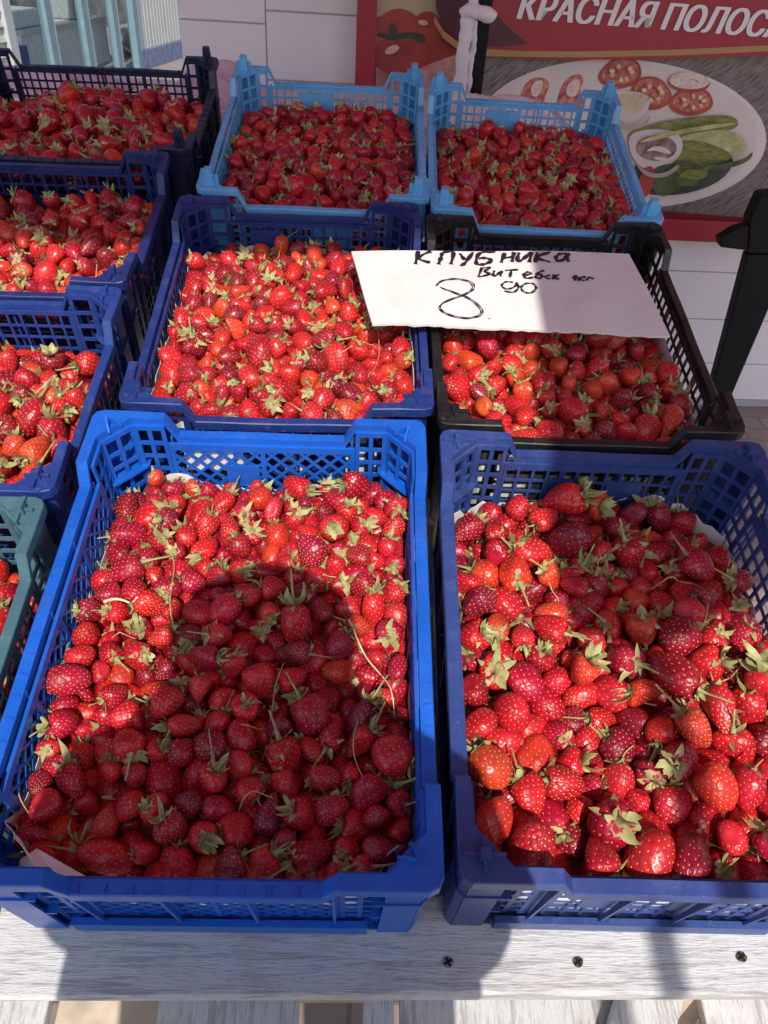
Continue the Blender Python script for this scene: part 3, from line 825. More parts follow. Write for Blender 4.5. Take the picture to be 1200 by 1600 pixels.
# key: (centre x, centre y, W, D, yaw, material, style, peg, ...)
HALF = math.pi / 2
CR = {
 'A': dict(x=-0.1575, y=-0.138, W=0.414, D=0.548, yaw=rad(-0.6), m=P_A, style='diamond', peg='fin', end_plates=((0.53, 0.71, 0.55, 0.82),), label='bright blue crate with diamond mesh walls holding small dark strawberries'),
 'B': dict(x=0.2680, y=-0.148, W=0.408, D=0.526, yaw=rad(-1.2), m=P_B, style='grid', peg='cross', end_plates=((0.20, 0.40, 0.30, 0.88), (0.58, 0.75, 0.30, 0.88)), label='slate blue crate with scuffed rims in front of the black crate'),
 'C': dict(x=-0.382 - 0.255, y=-0.205, W=0.40, D=0.51, yaw=HALF, m=P_C, style='grid', peg='cross', label='teal grey plastic crate beside the bright blue crate'),
 'D': dict(x=-0.1370, y=0.404, W=0.402, D=0.504, yaw=rad(0.3), m=P_D, style='grid', peg='cross', end_plates=((0.34, 0.50, 0.05, 0.6), (0.62, 0.86, 0.3, 0.95)), label='navy crate behind the bright blue one with price card on its edge'),
 'E': dict(x=0.2690, y=0.374, W=0.397, D=0.496, yaw=rad(-0.4), m=P_E, style='grid', peg='cross', label='black plastic crate of strawberries mostly under the price card'),
 'F': dict(x=-0.378 - 0.255, y=0.198, W=0.392, D=0.51, yaw=HALF, m=P_F, style='grid', peg='cross', label='dark blue crate of large sunlit strawberries behind the teal one'),
 'G': dict(x=-0.378 - 0.255, y=0.602, W=0.398, D=0.51, yaw=HALF, m=P_G, style='grid', peg='cross', label='deep navy crate of half shaded strawberries beside the navy crate'),
 'H': dict(x=-0.1120, y=0.928, W=0.400, D=0.512, yaw=rad(-1.0), m=P_H, style='grid', peg='post', end_plates=((0.47, 0.74, 0.62, 0.97),), label='sky blue crate in shade next to the ink dark crate'),
 'I': dict(x=0.2890, y=0.886, W=0.396, D=0.508, yaw=rad(-2.0), m=P_H, style='grid', peg='post', end_plates=((0.52, 0.78, 0.60, 0.96),), label='sky blue crate in shade in front of the printed plate'),
 'J': dict(x=-0.345 - 0.255, y=1.015, W=0.412, D=0.51, yaw=HALF, m=P_J, style='grid', peg='post', label='ink dark crate of shaded strawberries in front of the far kiosk'),
}
CRM = {}
for key, c in CR.items():
    CRM[key] = stall_matrix(c['x'], c['y'], BASE + 0.001, c['yaw'])
    make_crate('fruit_crate', CRM[key], c['W'], c['D'], c['m'], c['label'], c['style'], peg=c['peg'], seed=ord(key), end_plates=c.get('end_plates', ()), pitch=0.0158 if key in 'HIJ' else 0.0195, lip=0.018 if key in 'AB' else 0.010 if key in 'HIJ' else 0.014, fw=0.0135 if key in 'AB' else 0.0115, cl=0.088 if key in 'AB' else 0.070 if key in 'HIJ' else 0.080)

def sticker():
    c = CR['A']; y = c['D'] / 2 + 0.0006
    x0, x1 = -0.105, -0.028; z0, z1 = 0.118, 0.168; mb = MB(); rr = random.Random(4); V = []; nx = 8
    for k, z in enumerate((z0, (z0 + z1) / 2, z1)):
        for i in range(nx + 1): V.append((x0 + (x1 - x0) * i / nx, y - 0.0085 + rr.uniform(-.0012, .0012), z + (rr.uniform(-.003, .003) if k != 1 else 0)))
    mb.add(V, [(k * (nx + 1) + i, k * (nx + 1) + i + 1, (k + 1) * (nx + 1) + i + 1, (k + 1) * (nx + 1) + i) for k in range(2) for i in range(nx)])
    crate = [o for o in C.objects if o.name.startswith('fruit_crate') and 'bright blue crate with diamond' in o.get('label', '')][0]
    o = mb.build('paper_sticker', M_PAPER, crate); so = o.modifiers.new('t', 'SOLIDIFY'); so.thickness = 0.0006
sticker()
# ------------------------------------------------------------------ strawberries: shapes
def berry_shape(seed, rings, segs, nseeds, hi):
    """unit berry: axis +z towards the calyx, greatest radius about 1"""
    r = np.random.RandomState(seed)
    k = r.uniform(0.02, 0.55); Lh = r.uniform(0.90, 1.25); wedge = r.uniform(0.84, 1.0); bend = r.uniform(-0.16, 0.16)
    am = r.uniform(0.02, 0.085, 4); ph = r.uniform(0, 6.28, 4)
    def surf(phi, th):
        rad_ = np.sin(phi) ** 0.92 * (1 + k * np.cos(phi)) / (1 + k * 0.42)
        rad_ = rad_ * (1 + am[0] * np.cos(2 * th + ph[0]) + am[1] * np.cos(3 * th + ph[1] + 2 * phi) + am[2] * np.cos(th + ph[2]) * np.sin(2 * phi))
        z = np.cos(phi) * Lh - 0.16 * np.exp(-(phi / 0.42) ** 2)
        x = rad_ * np.cos(th) + bend * (1 - np.cos(phi)) ** 2 * 0.5; y = rad_ * np.sin(th) * wedge
        return np.stack([x, y, z], -1)
    ga = math.pi * (3 - math.sqrt(5))
    i = np.arange(nseeds); cphi = np.cos(0.42) - (np.cos(0.42) - np.cos(math.pi * 0.96)) * (i + 0.5) / nseeds
    sphi = np.arccos(cphi) + r.normal(0, 0.02, nseeds); sth = ga * i + r.normal(0, 0.04, nseeds)
    sp = surf(sphi, sth); e = 1e-3
    tphi = surf(sphi + e, sth) - sp; tth = surf(sphi, sth + e) - sp
    sn = np.cross(tphi, tth); sn /= np.linalg.norm(sn, axis=1, keepdims=True) + 1e-12
    td = tphi / (np.linalg.norm(tphi, axis=1, keepdims=True) + 1e-12); sd_ = np.cross(sn, td)
    phi = np.pi * (np.arange(1, rings) / rings); th = 2 * np.pi * np.arange(segs) / segs
    PH, TH = np.meshgrid(phi, th, indexing='ij')
    V = surf(PH, TH).reshape(-1, 3)
    if hi:
        ctr = np.array([0, 0, 0.0]); nv = V - ctr; nv /= np.linalg.norm(nv, axis=1, keepdims=True)
        d2 = ((V[:, None, :] - sp[None]) ** 2).sum(-1); m = np.sqrt(d2.min(1))
        V = V - nv * (0.062 * np.exp(-(m / 0.075) ** 2) - 0.020 * np.exp(-((m - 0.15) / 0.06) ** 2))[:, None]
        lump = 0.018 * np.sin(V[:, 0] * 9 + ph[3]) * np.sin(V[:, 1] * 8 + ph[0]) * np.sin(V[:, 2] * 7)
        V = V + nv * lump[:, None]
    ax = np.repeat(phi / np.pi, segs)
    top = surf(np.array([0.0]), np.array([0.0])); bot = surf(np.array([math.pi]), np.array([0.0]))
    V = np.vstack([V, top, bot]); ax = np.append(ax, [0, 1])
    F = []
    n = rings - 1
    for a in range(n - 1):
        for s in range(segs):
            F.append((a * segs + s, (a + 1) * segs + s, (a + 1) * segs + (s + 1) % segs, a * segs + (s + 1) % segs))
    T = len(V) - 2
    for s in range(segs):
        F.append((T, s, (s + 1) % segs)); F.append((T + 1, (n - 1) * segs + (s + 1) % segs, (n - 1) * segs + s))
    nb = len(F)
    # seeds
    SV = []; SF = []
    for q in range(nseeds):
        p = sp[q]; l, w, h = 0.060, 0.034, 0.026
        if hi:
            p = p - sn[q] * 0.030; l, w, h = 0.056, 0.032, 0.036
            o = len(V) + len(SV)
            SV += [p + td[q] * l, p + sd_[q] * w, p - td[q] * l, p - sd_[q] * w, p + sn[q] * h]
            SF += [(o, o + 1, o + 4), (o + 1, o + 2, o + 4), (o + 2, o + 3, o + 4), (o + 3, o, o + 4)]
        else:
            p = p + sn[q] * 0.022; o = len(V) + len(SV)
            SV += [p + td[q] * l, p + sd_[q] * w, p - td[q] * l, p - sd_[q] * w]; SF.append((o, o + 1, o + 2, o + 3))
    V = np.vstack([V, np.array(SV)]) if SV else V
    ax = np.append(ax, np.zeros(len(V) - len(ax)) + 0.5)
    F += SF; mi = [0] * nb + [1] * len(SF)
    return dict(V=V, F=F, mi=mi, ax=ax, top=float(top[0, 2]))
def calyx_shape(seed, hi):
    r = random.Random(seed); V = []; F = []
    n = r.randint(9, 13); nl = 5 if hi else 3
    lift = r.uniform(-0.15, 0.75)
    for k in range(n):
        a = 2 * math.pi * k / n + r.uniform(-.2, .2); L = r.uniform(0.42, 0.98) * (1.0 if k % 2 else 0.75); w = r.uniform(0.14, 0.24)
        lf = lift + r.uniform(-.5, .75); tw = r.uniform(-1.1, 1.1); curl = r.uniform(-0.8, 1.5)
        o = len(V)
        for j in range(nl):
            t = j / (nl - 1)
            rr = 0.10 + L * t * math.cos(lf * t); z = 0.02 + L * (math.sin(lf) * t * 0.9 - 0.25 * t * t * (1 - lf) + curl * 0.25 * t ** 3)
            wd = w * (0.55 + 1.5 * t - 2.0 * t * t) if t < 1 else 0.012
            aa = a + tw * 0.35 * t * t
            c, s = math.cos(aa), math.sin(aa)
            for sd_ in (-1, 1):
                V.append((rr * c - sd_ * wd * s, rr * s + sd_ * wd * c, z + 0.06 * (sd_ * tw)))
            if hi: V.append((rr * c, rr * s, z - 0.045 * (1 - t)))
        st = 3 if hi else 2
        for j in range(nl - 1):
            b = o + j * st; d = o + (j + 1) * st
            if hi: F += [(b, b + 2, d + 2, d), (b + 2, b + 1, d + 1, d + 2)]
            else: F.append((b, b + 1, d + 1, d))
    o = len(V); m = 7
    hs = r.choice([0.10, 0.2, 0.6, 1.2]) if hi else r.choice([0.12, 0.5])
    bx, by = r.uniform(-.5, .5) * hs, r.uniform(-.5, .5) * hs
    for (rr, z, f) in ((0.20, 0.0, 0), (0.13, 0.09, 0), (0.055, 0.12 + hs * .3, .3), (0.045, 0.12 + hs, 1)):
        for k in range(m):
            a = 2 * math.pi * k / m; V.append((rr * math.cos(a) + bx * f, rr * math.sin(a) + by * f, z))
    for j in range(3):
        for k in range(m): F.append((o + j * m + k, o + j * m + (k + 1) % m, o + (j + 1) * m + (k + 1) % m, o + (j + 1) * m + k))
    F.append(tuple(o + 3 * m + k for k in range(m)))
    return dict(V=np.array(V), F=F)
NV = 20
HI = [berry_shape(100 + i, 40, 52, 100 + (i % 4) * 14, True) for i in range(NV)]
MID = [berry_shape(100 + i, 11, 15, 62, False) for i in range(NV)]
UPM = [berry_shape(100 + i, 18, 24, 96, False) for i in range(NV)]
LOW = [berry_shape(100 + i, 6, 8, 0, False) for i in range(4)]
CAL_HI = [calyx_shape(i, True) for i in range(16)]
CAL_MID = [calyx_shape(40 + i, False) for i in range(8)]

# ------------------------------------------------------------------ strawberries: piles settled in each crate
def settle(hx, hy, ch, floor, radii, rng, heights):
    n = len(radii); p = np.stack([rng.uniform(-hx, hx, n), rng.uniform(-hy, hy, n), np.zeros(n)], 1)
    p[:, 2] = floor(p[:, 0], p[:, 1]) + radii + heights
    pairs = None
    for it in range(260):
        if it % 12 == 0:
            d = p[:, None, :] - p[None]; dd = np.sqrt((d ** 2).sum(-1)); rs = radii[:, None] + radii[None]
            I, J = np.where(np.triu(dd < rs * 1.45, 1))
        p[:, 2] -= 0.0016 if it < 200 else 0.0007
        for _ in range(2):
            d = p[I] - p[J]; L = np.sqrt((d ** 2).sum(1)) + 1e-9; ov = (radii[I] + radii[J]) * 0.95 - L
            k = ov > 0; q = (d[k] / L[k, None]) * (ov[k, None] * 0.42)
            np.add.at(p, I[k], q); np.add.at(p, J[k], -q)
            p[:, 0] = np.clip(p[:, 0], -hx + radii, hx - radii); p[:, 1] = np.clip(p[:, 1], -hy + radii, hy - radii)
            s = np.abs(p[:, 0]) + np.abs(p[:, 1]); lim = hx + hy - ch - radii * 1.2; k = s > lim
            if k.any():
                ex = (s - lim)[k] / 2; p[k, 0] -= np.sign(p[k, 0]) * ex; p[k, 1] -= np.sign(p[k, 1]) * ex
            p[:, 2] = np.maximum(p[:, 2], floor(p[:, 0], p[:, 1]) + radii)
    return p
# fill: depth of the pile's top below the corner tops at the back and front; berry radius; tint mood
FILL = {
 'A': (0.094, 0.056, 0.0118, 0.0168), 'B': (0.092, 0.058, 0.0140, 0.0212), 'C': (0.085, 0.065, 0.0145, 0.0195), 'D': (0.072, 0.042, 0.0115, 0.0165), 'E': (0.080, 0.052, 0.0125, 0.0182),
 'F': (0.078, 0.050, 0.0140, 0.0200), 'G': (0.072, 0.047, 0.0130, 0.0180), 'H': (0.072, 0.046, 0.0120, 0.0168), 'I': (0.074, 0.048, 0.0120, 0.0168), 'J': (0.068, 0.046, 0.0140, 0.0190)}
BERRIES = []
CORE = MB()
SURF = {}
for key, (db, df, r0, r1) in FILL.items():
    c = CR[key]; rng = np.random.RandomState(ord(key) * 7)
    hx, hy = c['W'] / 2 - 0.0135 - 0.006, c['D'] / 2 - 0.0135 - 0.006
    turned = c['yaw'] > 1
    ph = rng.uniform(0, 6.28, 4)
    def top_at(x, y, hx=hx, hy=hy, turned=turned, db=db, df=df, ph=ph):
        t = (x / hx if turned else y / hy) * 0.5 + 0.5       # 0 front, 1 back
        dep = df + (db - df) * t
        u, v = x / hx, y / hy
        return CR_H - dep + 0.006 * np.sin(3.1 * u + ph[0]) * np.sin(2.7 * v + ph[1]) - 0.010 * (u ** 4 + v ** 4) + 0.006
    thick = 0.048
    floor = lambda x, y: top_at(x, y) - thick
    n = int((4 * hx * hy) / (math.pi * ((r0 + r1) / 2) ** 2) * 0.84 * (thick / ((r0 + r1) * 0.83)) * 0.90)
    radii = rng.uniform(r0, r1, n) * np.where(rng.rand(n) < 0.10, 1.22, 1.0)
    p = settle(hx, hy, 0.045, floor, radii, rng, rng.uniform(0, thick * 1.1, n))
    SURF[key] = (p.copy(), radii.copy())
    # bumpy heart of the pile under the settled layers
    gx, gy = 17, 21; b0 = len(CORE.v); Mx = np.array(CRM[key])
    xs = np.linspace(-hx, hx, gx); ys = np.linspace(-hy, hy, gy)
    vs = []
    for y in ys:
        for x in xs:
            sc = 1.0
            s = abs(x) + abs(y); lim = hx + hy - 0.05
            if s > lim: sc = lim / s
            z = floor(x, y) + 0.012 + rng.uniform(-.004, .004)
            vs.append((Mx @ np.array([x * sc, y * sc, z, 1]))[:3])
    vs += [(Mx @ np.array([x, y, 0.012, 1]))[:3] for x, y in ((-hx + .04, -hy + .04), (hx - .04, -hy + .04), (hx - .04, hy - .04), (-hx + .04, hy - .04))]
    q = gx * gy
    fs = [(j * gx + i, j * gx + i + 1, (j + 1) * gx + i + 1, (j + 1) * gx + i) for j in range(gy - 1) for i in range(gx - 1)]
    fs += [tuple([q, q + 1] + [i for i in range(gx - 1, -1, -1)]), tuple([q + 2, q + 3] + [(gy - 1) * gx + i for i in range(gx)]),
           tuple([q + 3, q] + [j * gx for j in range(gy)]), tuple([q + 1, q + 2] + [j * gx + gx - 1 for j in range(gy - 1, -1, -1)]), (q, q + 3, q + 2, q + 1)]
    CORE.add(vs, fs)
    for i in range(n):
        # axis mostly sideways or tipped, any heading
        v = rng.normal(size=3); v /= np.linalg.norm(v)
        if v[2] < -0.1 and rng.rand() < 0.75: v[2] *= -0.6
        v /= np.linalg.norm(v)
        g = rng.rand() ** (0.8 if key in 'DFGC' else 1.0)
        if key in 'DFGCE' and 0.5 < g < 0.80 and rng.rand() < 0.55: g = 0.1 if rng.rand() < 0.6 else 0.85  # more bright and orange tints in these crates, standing in for sunlight
        if g < 0.40: tint = (rng.uniform(0.54, 0.66), rng.uniform(0.010, 0.020), rng.uniform(0.020, 0.036))
        elif g < 0.80: tint = (rng.uniform(0.36, 0.50), rng.uniform(0.005, 0.011), rng.uniform(0.020, 0.042))
        elif g < 0.89: tint = (rng.uniform(0.60, 0.72), rng.uniform(0.034, 0.060), rng.uniform(0.018, 0.030))
        else: tint = (rng.uniform(0.24, 0.31), rng.uniform(0.006, 0.012), rng.uniform(0.022, 0.038))
        if key in 'DFGCE': tint = (min(0.72, tint[0] * 1.06), tint[1] * 1.25 + 0.002, tint[2])  # berries of the sunlit crates brightened and warmed, sunlight put into their tint
        BERRIES.append(dict(key=key, uv=(p[i, 0] / hx, p[i, 1] / hy), p=(Mx @ np.append(p[i], 1))[:3], r=radii[i], axis=Mx[:3, :3] @ v, spin=rng.uniform(0, 6.28), tint=tint,
                            var=rng.randint(NV), cal=rng.rand() < 0.90, cv=rng.randint(16), cs=rng.uniform(0.95, 1.40), el=rng.uniform(0.90, 1.22), fx=rng.uniform(0.90, 1.08), fy=rng.uniform(0.86, 1.04)))
# which berries does one see, and how large: sphere id buffer
PB = np.array([b['p'] for b in BERRIES]); RB = np.array([b['r'] for b in BERRIES])
pr = project(PB); X0, Y0, X1, Y1 = -260, -60, 1460, 1700; SC = 0.5
bw, bh = int((X1 - X0) * SC), int((Y1 - Y0) * SC)
zb = np.full((bh, bw), 1e9); ib = np.full((bh, bw), -1, int)
for i in range(len(BERRIES)):
    cx = (pr[i, 0] - X0) * SC; cy = (pr[i, 1] - Y0) * SC; rp = RB[i] * F_PX / pr[i, 2] * SC
    a0, a1, b0_, b1 = max(0, int(cx - rp)), min(bw, int(cx + rp) + 2), max(0, int(cy - rp)), min(bh, int(cy + rp) + 2)
    if a0 >= a1 or b0_ >= b1: continue
    yy, xx = np.mgrid[b0_:b1, a0:a1]; dd = ((xx - cx) ** 2 + (yy - cy) ** 2) / rp ** 2
    z = pr[i, 2] - RB[i] * np.sqrt(np.clip(1 - dd, 0, 1)); z[dd > 1] = 1e9
    m = z < zb[b0_:b1, a0:a1]
    zb[b0_:b1, a0:a1][m] = z[m]; ib[b0_:b1, a0:a1][m] = i
cnt_all = np.bincount(ib[ib >= 0], minlength=len(BERRIES))
fx0, fy0, fx1, fy1 = int((0 - X0) * SC), int((0 - Y0) * SC), int((1200 - X0) * SC), int((1440 - Y0) * SC)
sub = ib[fy0:fy1, fx0:fx1]
cnt_in = np.bincount(sub[sub >= 0], minlength=len(BERRIES))
order = np.argsort(-cnt_in)
SINGLE = set(int(i) for i in order[:300] if cnt_in[i] > 0)

def basis(b):
    z = b['axis'] / np.linalg.norm(b['axis']); x = np.cross(z, (0.3, 0.5, 0.81)); x /= np.linalg.norm(x); y = np.cross(z, x)
    c, s = math.cos(b['spin']), math.sin(b['spin'])
    return np.stack([x * c + y * s, -x * s + y * c, z], 1)
def to_mesh(name, V, F, mi, mats, ax=None, smooth=True):
    me = bpy.data.meshes.new(name); me.from_pydata([tuple(v) for v in V], [], F)
    for m in mats: me.materials.append(m)
    me.polygons.foreach_set('material_index', mi)
    me.polygons.foreach_set('use_smooth', [smooth] * len(F))
    if ax is not None:
        at = me.attributes.new('axis', 'FLOAT', 'POINT'); at.data.foreach_set('value', np.asarray(ax, np.float32))
    me.update(); return me
HIM = [to_mesh('strawberry', h['V'] * 0.018, h['F'], h['mi'], [M_BERRY, M_SEED], h['ax']) for h in HI]
CALM = [to_mesh('calyx', h['V'] * 0.018, h['F'], [0] * len(h['F']), [M_LEAF]) for h in CAL_HI]
WHERE = {'A': 'bright blue crate', 'B': 'slate blue crate', 'C': 'teal crate', 'D': 'navy crate', 'E': 'black crate', 'F': 'dark blue crate', 'G': 'deep navy crate', 'H': 'sky blue crate', 'I': 'sky blue crate', 'J': 'ink dark crate'}
SIDE = {'A': ('teal crate', 'slate crate'), 'B': ('bright blue crate', None), 'D': ('dark blue crate', 'black crate'), 'E': ('navy crate', None)}
def zone(b):
    u, v = b['uv']; key = b['key']
    if key in 'CFGJ': u, v = -v, u
    row = 'rear' if v > 0.45 else 'front' if v < -0.45 else 'mid'
    l, r_ = SIDE.get(key, (None, None))
    sd_ = l if u < -0.5 else r_ if u > 0.5 else ''
    edge = abs(u) > 0.5
    a = ('rear corner' if row == 'rear' else 'front corner' if row == 'front' else 'side wall') if edge else ('rear wall' if row == 'rear' else 'front rim' if row == 'front' else 'middle')
    q = f"{'in' if a == 'middle' else 'at'} {a} of {WHERE[key]}"
    if edge: q += f" beside {sd_}" if sd_ else (' on its open side' if key in 'BE' else '')
    return q
def mood(t):
    if t[1] > 0.036: return 'orange red'
    if t[0] > 0.48: return 'bright red'
    if t[0] > 0.32: return 'crimson'
    return 'dark maroon'
for i in sorted(SINGLE):
    b = BERRIES[i]
    o = bpy.data.objects.new('strawberry', HIM[b['var']]); C.objects.link(o)
    s = b['r'] / 0.018 * 1.03; Rm = basis(b)
    m = np.eye(4); m[:3, :3] = Rm * s; m[:3, 0] *= b['fx']; m[:3, 1] *= b['fy']; m[:3, 2] *= b['el']; m[:3, 3] = b['p']
    o.matrix_world = Matrix(m.tolist()); o.color = (*b['tint'], 1)
    size = 'large' if b['r'] > (0.0195 if b['key'] == 'B' else 0.0165) else 'small' if b['r'] < (0.0165 if b['key'] == 'B' else 0.0142) else 'medium'
    lab = f"{size} {mood(b['tint'])} strawberry {'' if b['cal'] else 'without calyx '}{zone(b)}"
    if len(lab.split()) > 16: lab = lab.split(' beside')[0].split(' on its')[0]
    tag(o, lab, 'strawberry', lab.replace('strawberry', 'strawberries', 1))
    if b['cal']:
        k = bpy.data.objects.new('calyx', CALM[b['cv']]); C.objects.link(k); k.parent = o
        k.location = (0, 0, (HI[b['var']]['top'] - 0.02) * 0.018); k.scale = (b['cs'],) * 3

# the rest of the fruit: one mass
def mass():
    VS = []; TI = []; AX = []; LO = []; LT = []; MI = []; base = 0
    def push(V, F, mi, tint, ax):
        nonlocal base
        VS.append(V); TI.append(np.tile(np.array([*tint, 1.0], np.float32), (len(V), 1))); AX.append(ax)
        for f in F: LO.extend([q + base for q in f]); LT.append(len(f))
        MI.extend(mi); base += len(V)
    for i, b in enumerate(BERRIES):
        if i in SINGLE: continue
        x, y, _ = pr[i]
        if x < -250 or x > 1450: continue
        s = b['r'] * 1.03; Rm = basis(b)
        if cnt_all[i] > 0:
            h = (UPM if b['key'] in 'ABFDE' else MID)[b['var']]; V = (h['V'] * np.array([b['fx'], b['fy'], b['el']]) * s) @ Rm.T + b['p']; push(V, h['F'], h['mi'], b['tint'], h['ax'])
            if b['cal']:
                k = CAL_MID[b['cv'] % 8]; V = ((k['V'] * b['cs'] + np.array([0, 0, h['top'] * b['el'] - 0.02])) * s) @ Rm.T + b['p']
                push(V, k['F'], [2] * len(k['F']), b['tint'], np.zeros(len(V)))
        else:
            h = LOW[b['var'] % 4]; V = (h['V'] * s) @ Rm.T + b['p']; push(V, h['F'], h['mi'], b['tint'], h['ax'])
    V = np.array(CORE.v); push(V, CORE.f, [0] * len(CORE.f), (0.22, 0.006, 0.012), np.full(len(V), 0.5))
    VV = np.vstack(VS).astype(np.float32); LT_ = np.array(LT, np.int32); LO_ = np.array(LO, np.int32)
    me = bpy.data.meshes.new('strawberries'); me.vertices.add(len(VV)); me.vertices.foreach_set('co', VV.ravel())
    me.loops.add(len(LO_)); me.loops.foreach_set('vertex_index', LO_)
    me.polygons.add(len(LT_)); me.polygons.foreach_set('loop_start', np.concatenate([[0], np.cumsum(LT_)[:-1]]).astype(np.int32))
    for m in (M_BERRY_S, M_SEED, M_LEAF): me.materials.append(m)
    me.polygons.foreach_set('material_index', np.array(MI, np.int32)); me.polygons.foreach_set('use_smooth', np.ones(len(LT_), bool))
    at = me.attributes.new('axis', 'FLOAT', 'POINT'); at.data.foreach_set('value', np.concatenate(AX).astype(np.float32))
    ca = me.attributes.new('tint', 'FLOAT_COLOR', 'POINT'); ca.data.foreach_set('color', np.vstack(TI).ravel())
    me.update(calc_edges=True); me.validate()
    o = bpy.data.objects.new('strawberries', me); C.objects.link(o)
    tag(o, 'heaped red strawberries filling all the plastic crates', 'strawberries', kind='stuff')
mass()

# ------------------------------------------------------------------ loose stems and straw on the fruit
def pile_z(key, x, y):
    p, r = SURF[key]; d2 = (p[:, 0] - x) ** 2 + (p[:, 1] - y) ** 2; k = d2 < (r * 1.0) ** 2
    if not k.any(): return None
    return float((p[k, 2] + np.sqrt(r[k] ** 2 - d2[k])).max())
def stem(key, pix, rad_, m, name, label, group=None, lift=0.002):
    inv = np.linalg.inv(np.array(CRM[key])); pts = []
    d0 = (FILL[key][0] + FILL[key][1]) / 2
    pp = []
    for u, v in pix:
        w = S2W(on_stall(u, v, RIM_Z - d0)); q = (inv @ np.append(w, 1))[:3]; pp.append(q)
    # resample smooth
    P_ = np.array(pp); t = np.linspace(0, len(P_) - 1, 14)
    out = []
    for tt in t:
        i = min(int(tt), len(P_) - 2); f = tt - i
        a, b_, c_, d_ = P_[max(i - 1, 0)], P_[i], P_[i + 1], P_[min(i + 2, len(P_) - 1)]
        q = 0.5 * ((2 * b_) + (-a + c_) * f + (2 * a - 5 * b_ + 4 * c_ - d_) * f * f + (-a + 3 * b_ - 3 * c_ + d_) * f ** 3)
        out.append(q)
    out = np.array(out); z = np.array([pile_z(key, q[0], q[1]) or CR_H - d0 for q in out])
    zz = z.copy()
    for _ in range(6): zz = np.maximum(z * 0.5 + zz * 0.5, np.convolve(np.pad(zz, 1, 'edge'), [.25, .5, .25], 'valid'))
    out[:, 2] = zz + rad_ + lift * 0.3
    mb = MB(); mb.tube(out, [rad_ * (1.35 if i == 0 else 1 - 0.4 * i / 13) for i in range(14)], 6)
    o = mb.build(name, m, None, smooth=True, M=CRM[key]); tag(o, label, 'stem' if name != 'straw' else 'straw', group)
GA, GB, GD = 'loose dry stems in the bright blue crate', 'loose stems in the slate blue crate', 'loose stems in the navy crate'
LA, LB, LD = 'thin curved dry stem lying on berries in bright blue crate', 'thin curved stem lying on berries in slate blue crate', 'thin curved stem lying on berries in navy crate'
stem('A', [(165, 944), (190, 942), (218, 940)], 0.0019, M_STRAW, 'straw', 'short pale straw lying on berries in bright blue crate')
stem('A', [(545, 970), (575, 1020), (605, 1060), (618, 1115)], 0.0011, M_STRAW, 'straw', 'long bent straw against right side of bright blue crate')
for pix in ([(255, 830), (272, 880), (268, 960), (285, 1010)], [(380, 1145), (415, 1140), (430, 1085), (445, 1040)], [(560, 1130), (552, 1180), (575, 1240)], [(372, 1270), (400, 1250), (428, 1258)],
            [(330, 1150), (336, 1190), (330, 1210)], [(150, 1000), (170, 990), (215, 990)], [(505, 900), (540, 900), (575, 880)], [(40, 1180), (30, 1240), (60, 1290)]):
    stem('A', pix, 0.0008, M_STEM, 'loose_stem', LA, GA)
for pix in ([(1025, 905), (1070, 903), (1110, 906)], [(900, 885), (930, 880), (965, 886)], [(1095, 960), (1090, 990), (1075, 1005)], [(985, 1200), (975, 1180), (990, 1165)], [(1110, 1075), (1140, 1060), (1165, 1030)], [(840, 900), (865, 920), (880, 940)]):
    stem('B', pix, 0.0009, M_STEM, 'loose_stem', LB, GB)
for pix in ([(590, 510), (592, 550), (575, 595)], [(530, 560), (560, 545), (590, 540)], [(430, 410), (440, 380), (470, 360)]):
    stem('D', pix, 0.0008, M_STEM, 'loose_stem', LD, GD)

# ------------------------------------------------------------------ paper liners
def liner(key, label, rise):
    """paper standing along the inner walls; rise(s) gives the top edge above the local pile"""
    c = CR[key]; ins = 0.0135 + 0.0055; hx, hy = c['W'] / 2 - ins, c['D'] / 2 - ins; ch = 0.05
    poly = [(hx, -hy + ch), (hx, hy - ch), (hx - ch, hy), (-hx + ch, hy), (-hx, hy - ch), (-hx, -hy + ch), (-hx + ch, -hy), (hx - ch, -hy)]
    rng = random.Random(ord(key)); mb = MB(); pts = []
    for i in range(8):
        a, b_ = poly[i], poly[(i + 1) % 8]; n = 24 if math.dist(a, b_) > 0.2 else 6
        for k in range(n): pts.append((a[0] + (b_[0] - a[0]) * k / n, a[1] + (b_[1] - a[1]) * k / n))
    n = len(pts); vs = []
    db, df = FILL[key][:2]
    for i, (x, y) in enumerate(pts):
        base = CR_H - (df + (db - df) * (y / hy * .5 + .5))
        zt = base + rise(x / hx, y / hy) + rng.uniform(-.004, .004)
        lean = max(0.0, rise(x / hx, y / hy)) * 0.22
        nx, ny = -x / hx, -y / hy; w = rng.uniform(-.0010, .0010)
        vs += [(x * .985 + nx * (.004), y * .985 + ny * .004, 0.008), (x + nx * w, y + ny * w, zt * .6), (x + nx * (lean * .35 + w), y + ny * (lean * .35 + w), zt)]
    mb.add(vs, [(i * 3 + k, ((i + 1) % n) * 3 + k, ((i + 1) % n) * 3 + k + 1, i * 3 + k + 1) for i in range(n) for k in range(2)])
    o = mb.build('paper_liner', M_PAPER, None, smooth=False, M=CRM[key])
    so = o.modifiers.new('t', 'SOLIDIFY'); so.thickness = 0.0006; so.offset = 1
    tag(o, label, 'paper', 'white paper liners in the crates')
bumpf = lambda t, c, w: math.exp(-((t - c) / w) ** 2)
liner('A', 'white paper liner peeping out at corners of bright blue crate', lambda u, v: -0.028 + (0.026 * bumpf(u, -0.62, 0.20) if v > 0.8 else 0) + (0.060 * bumpf(u, -0.80, 0.22) * (v < -0.75)) + (0.03 * (v < -0.85) * (u > 0.85)))
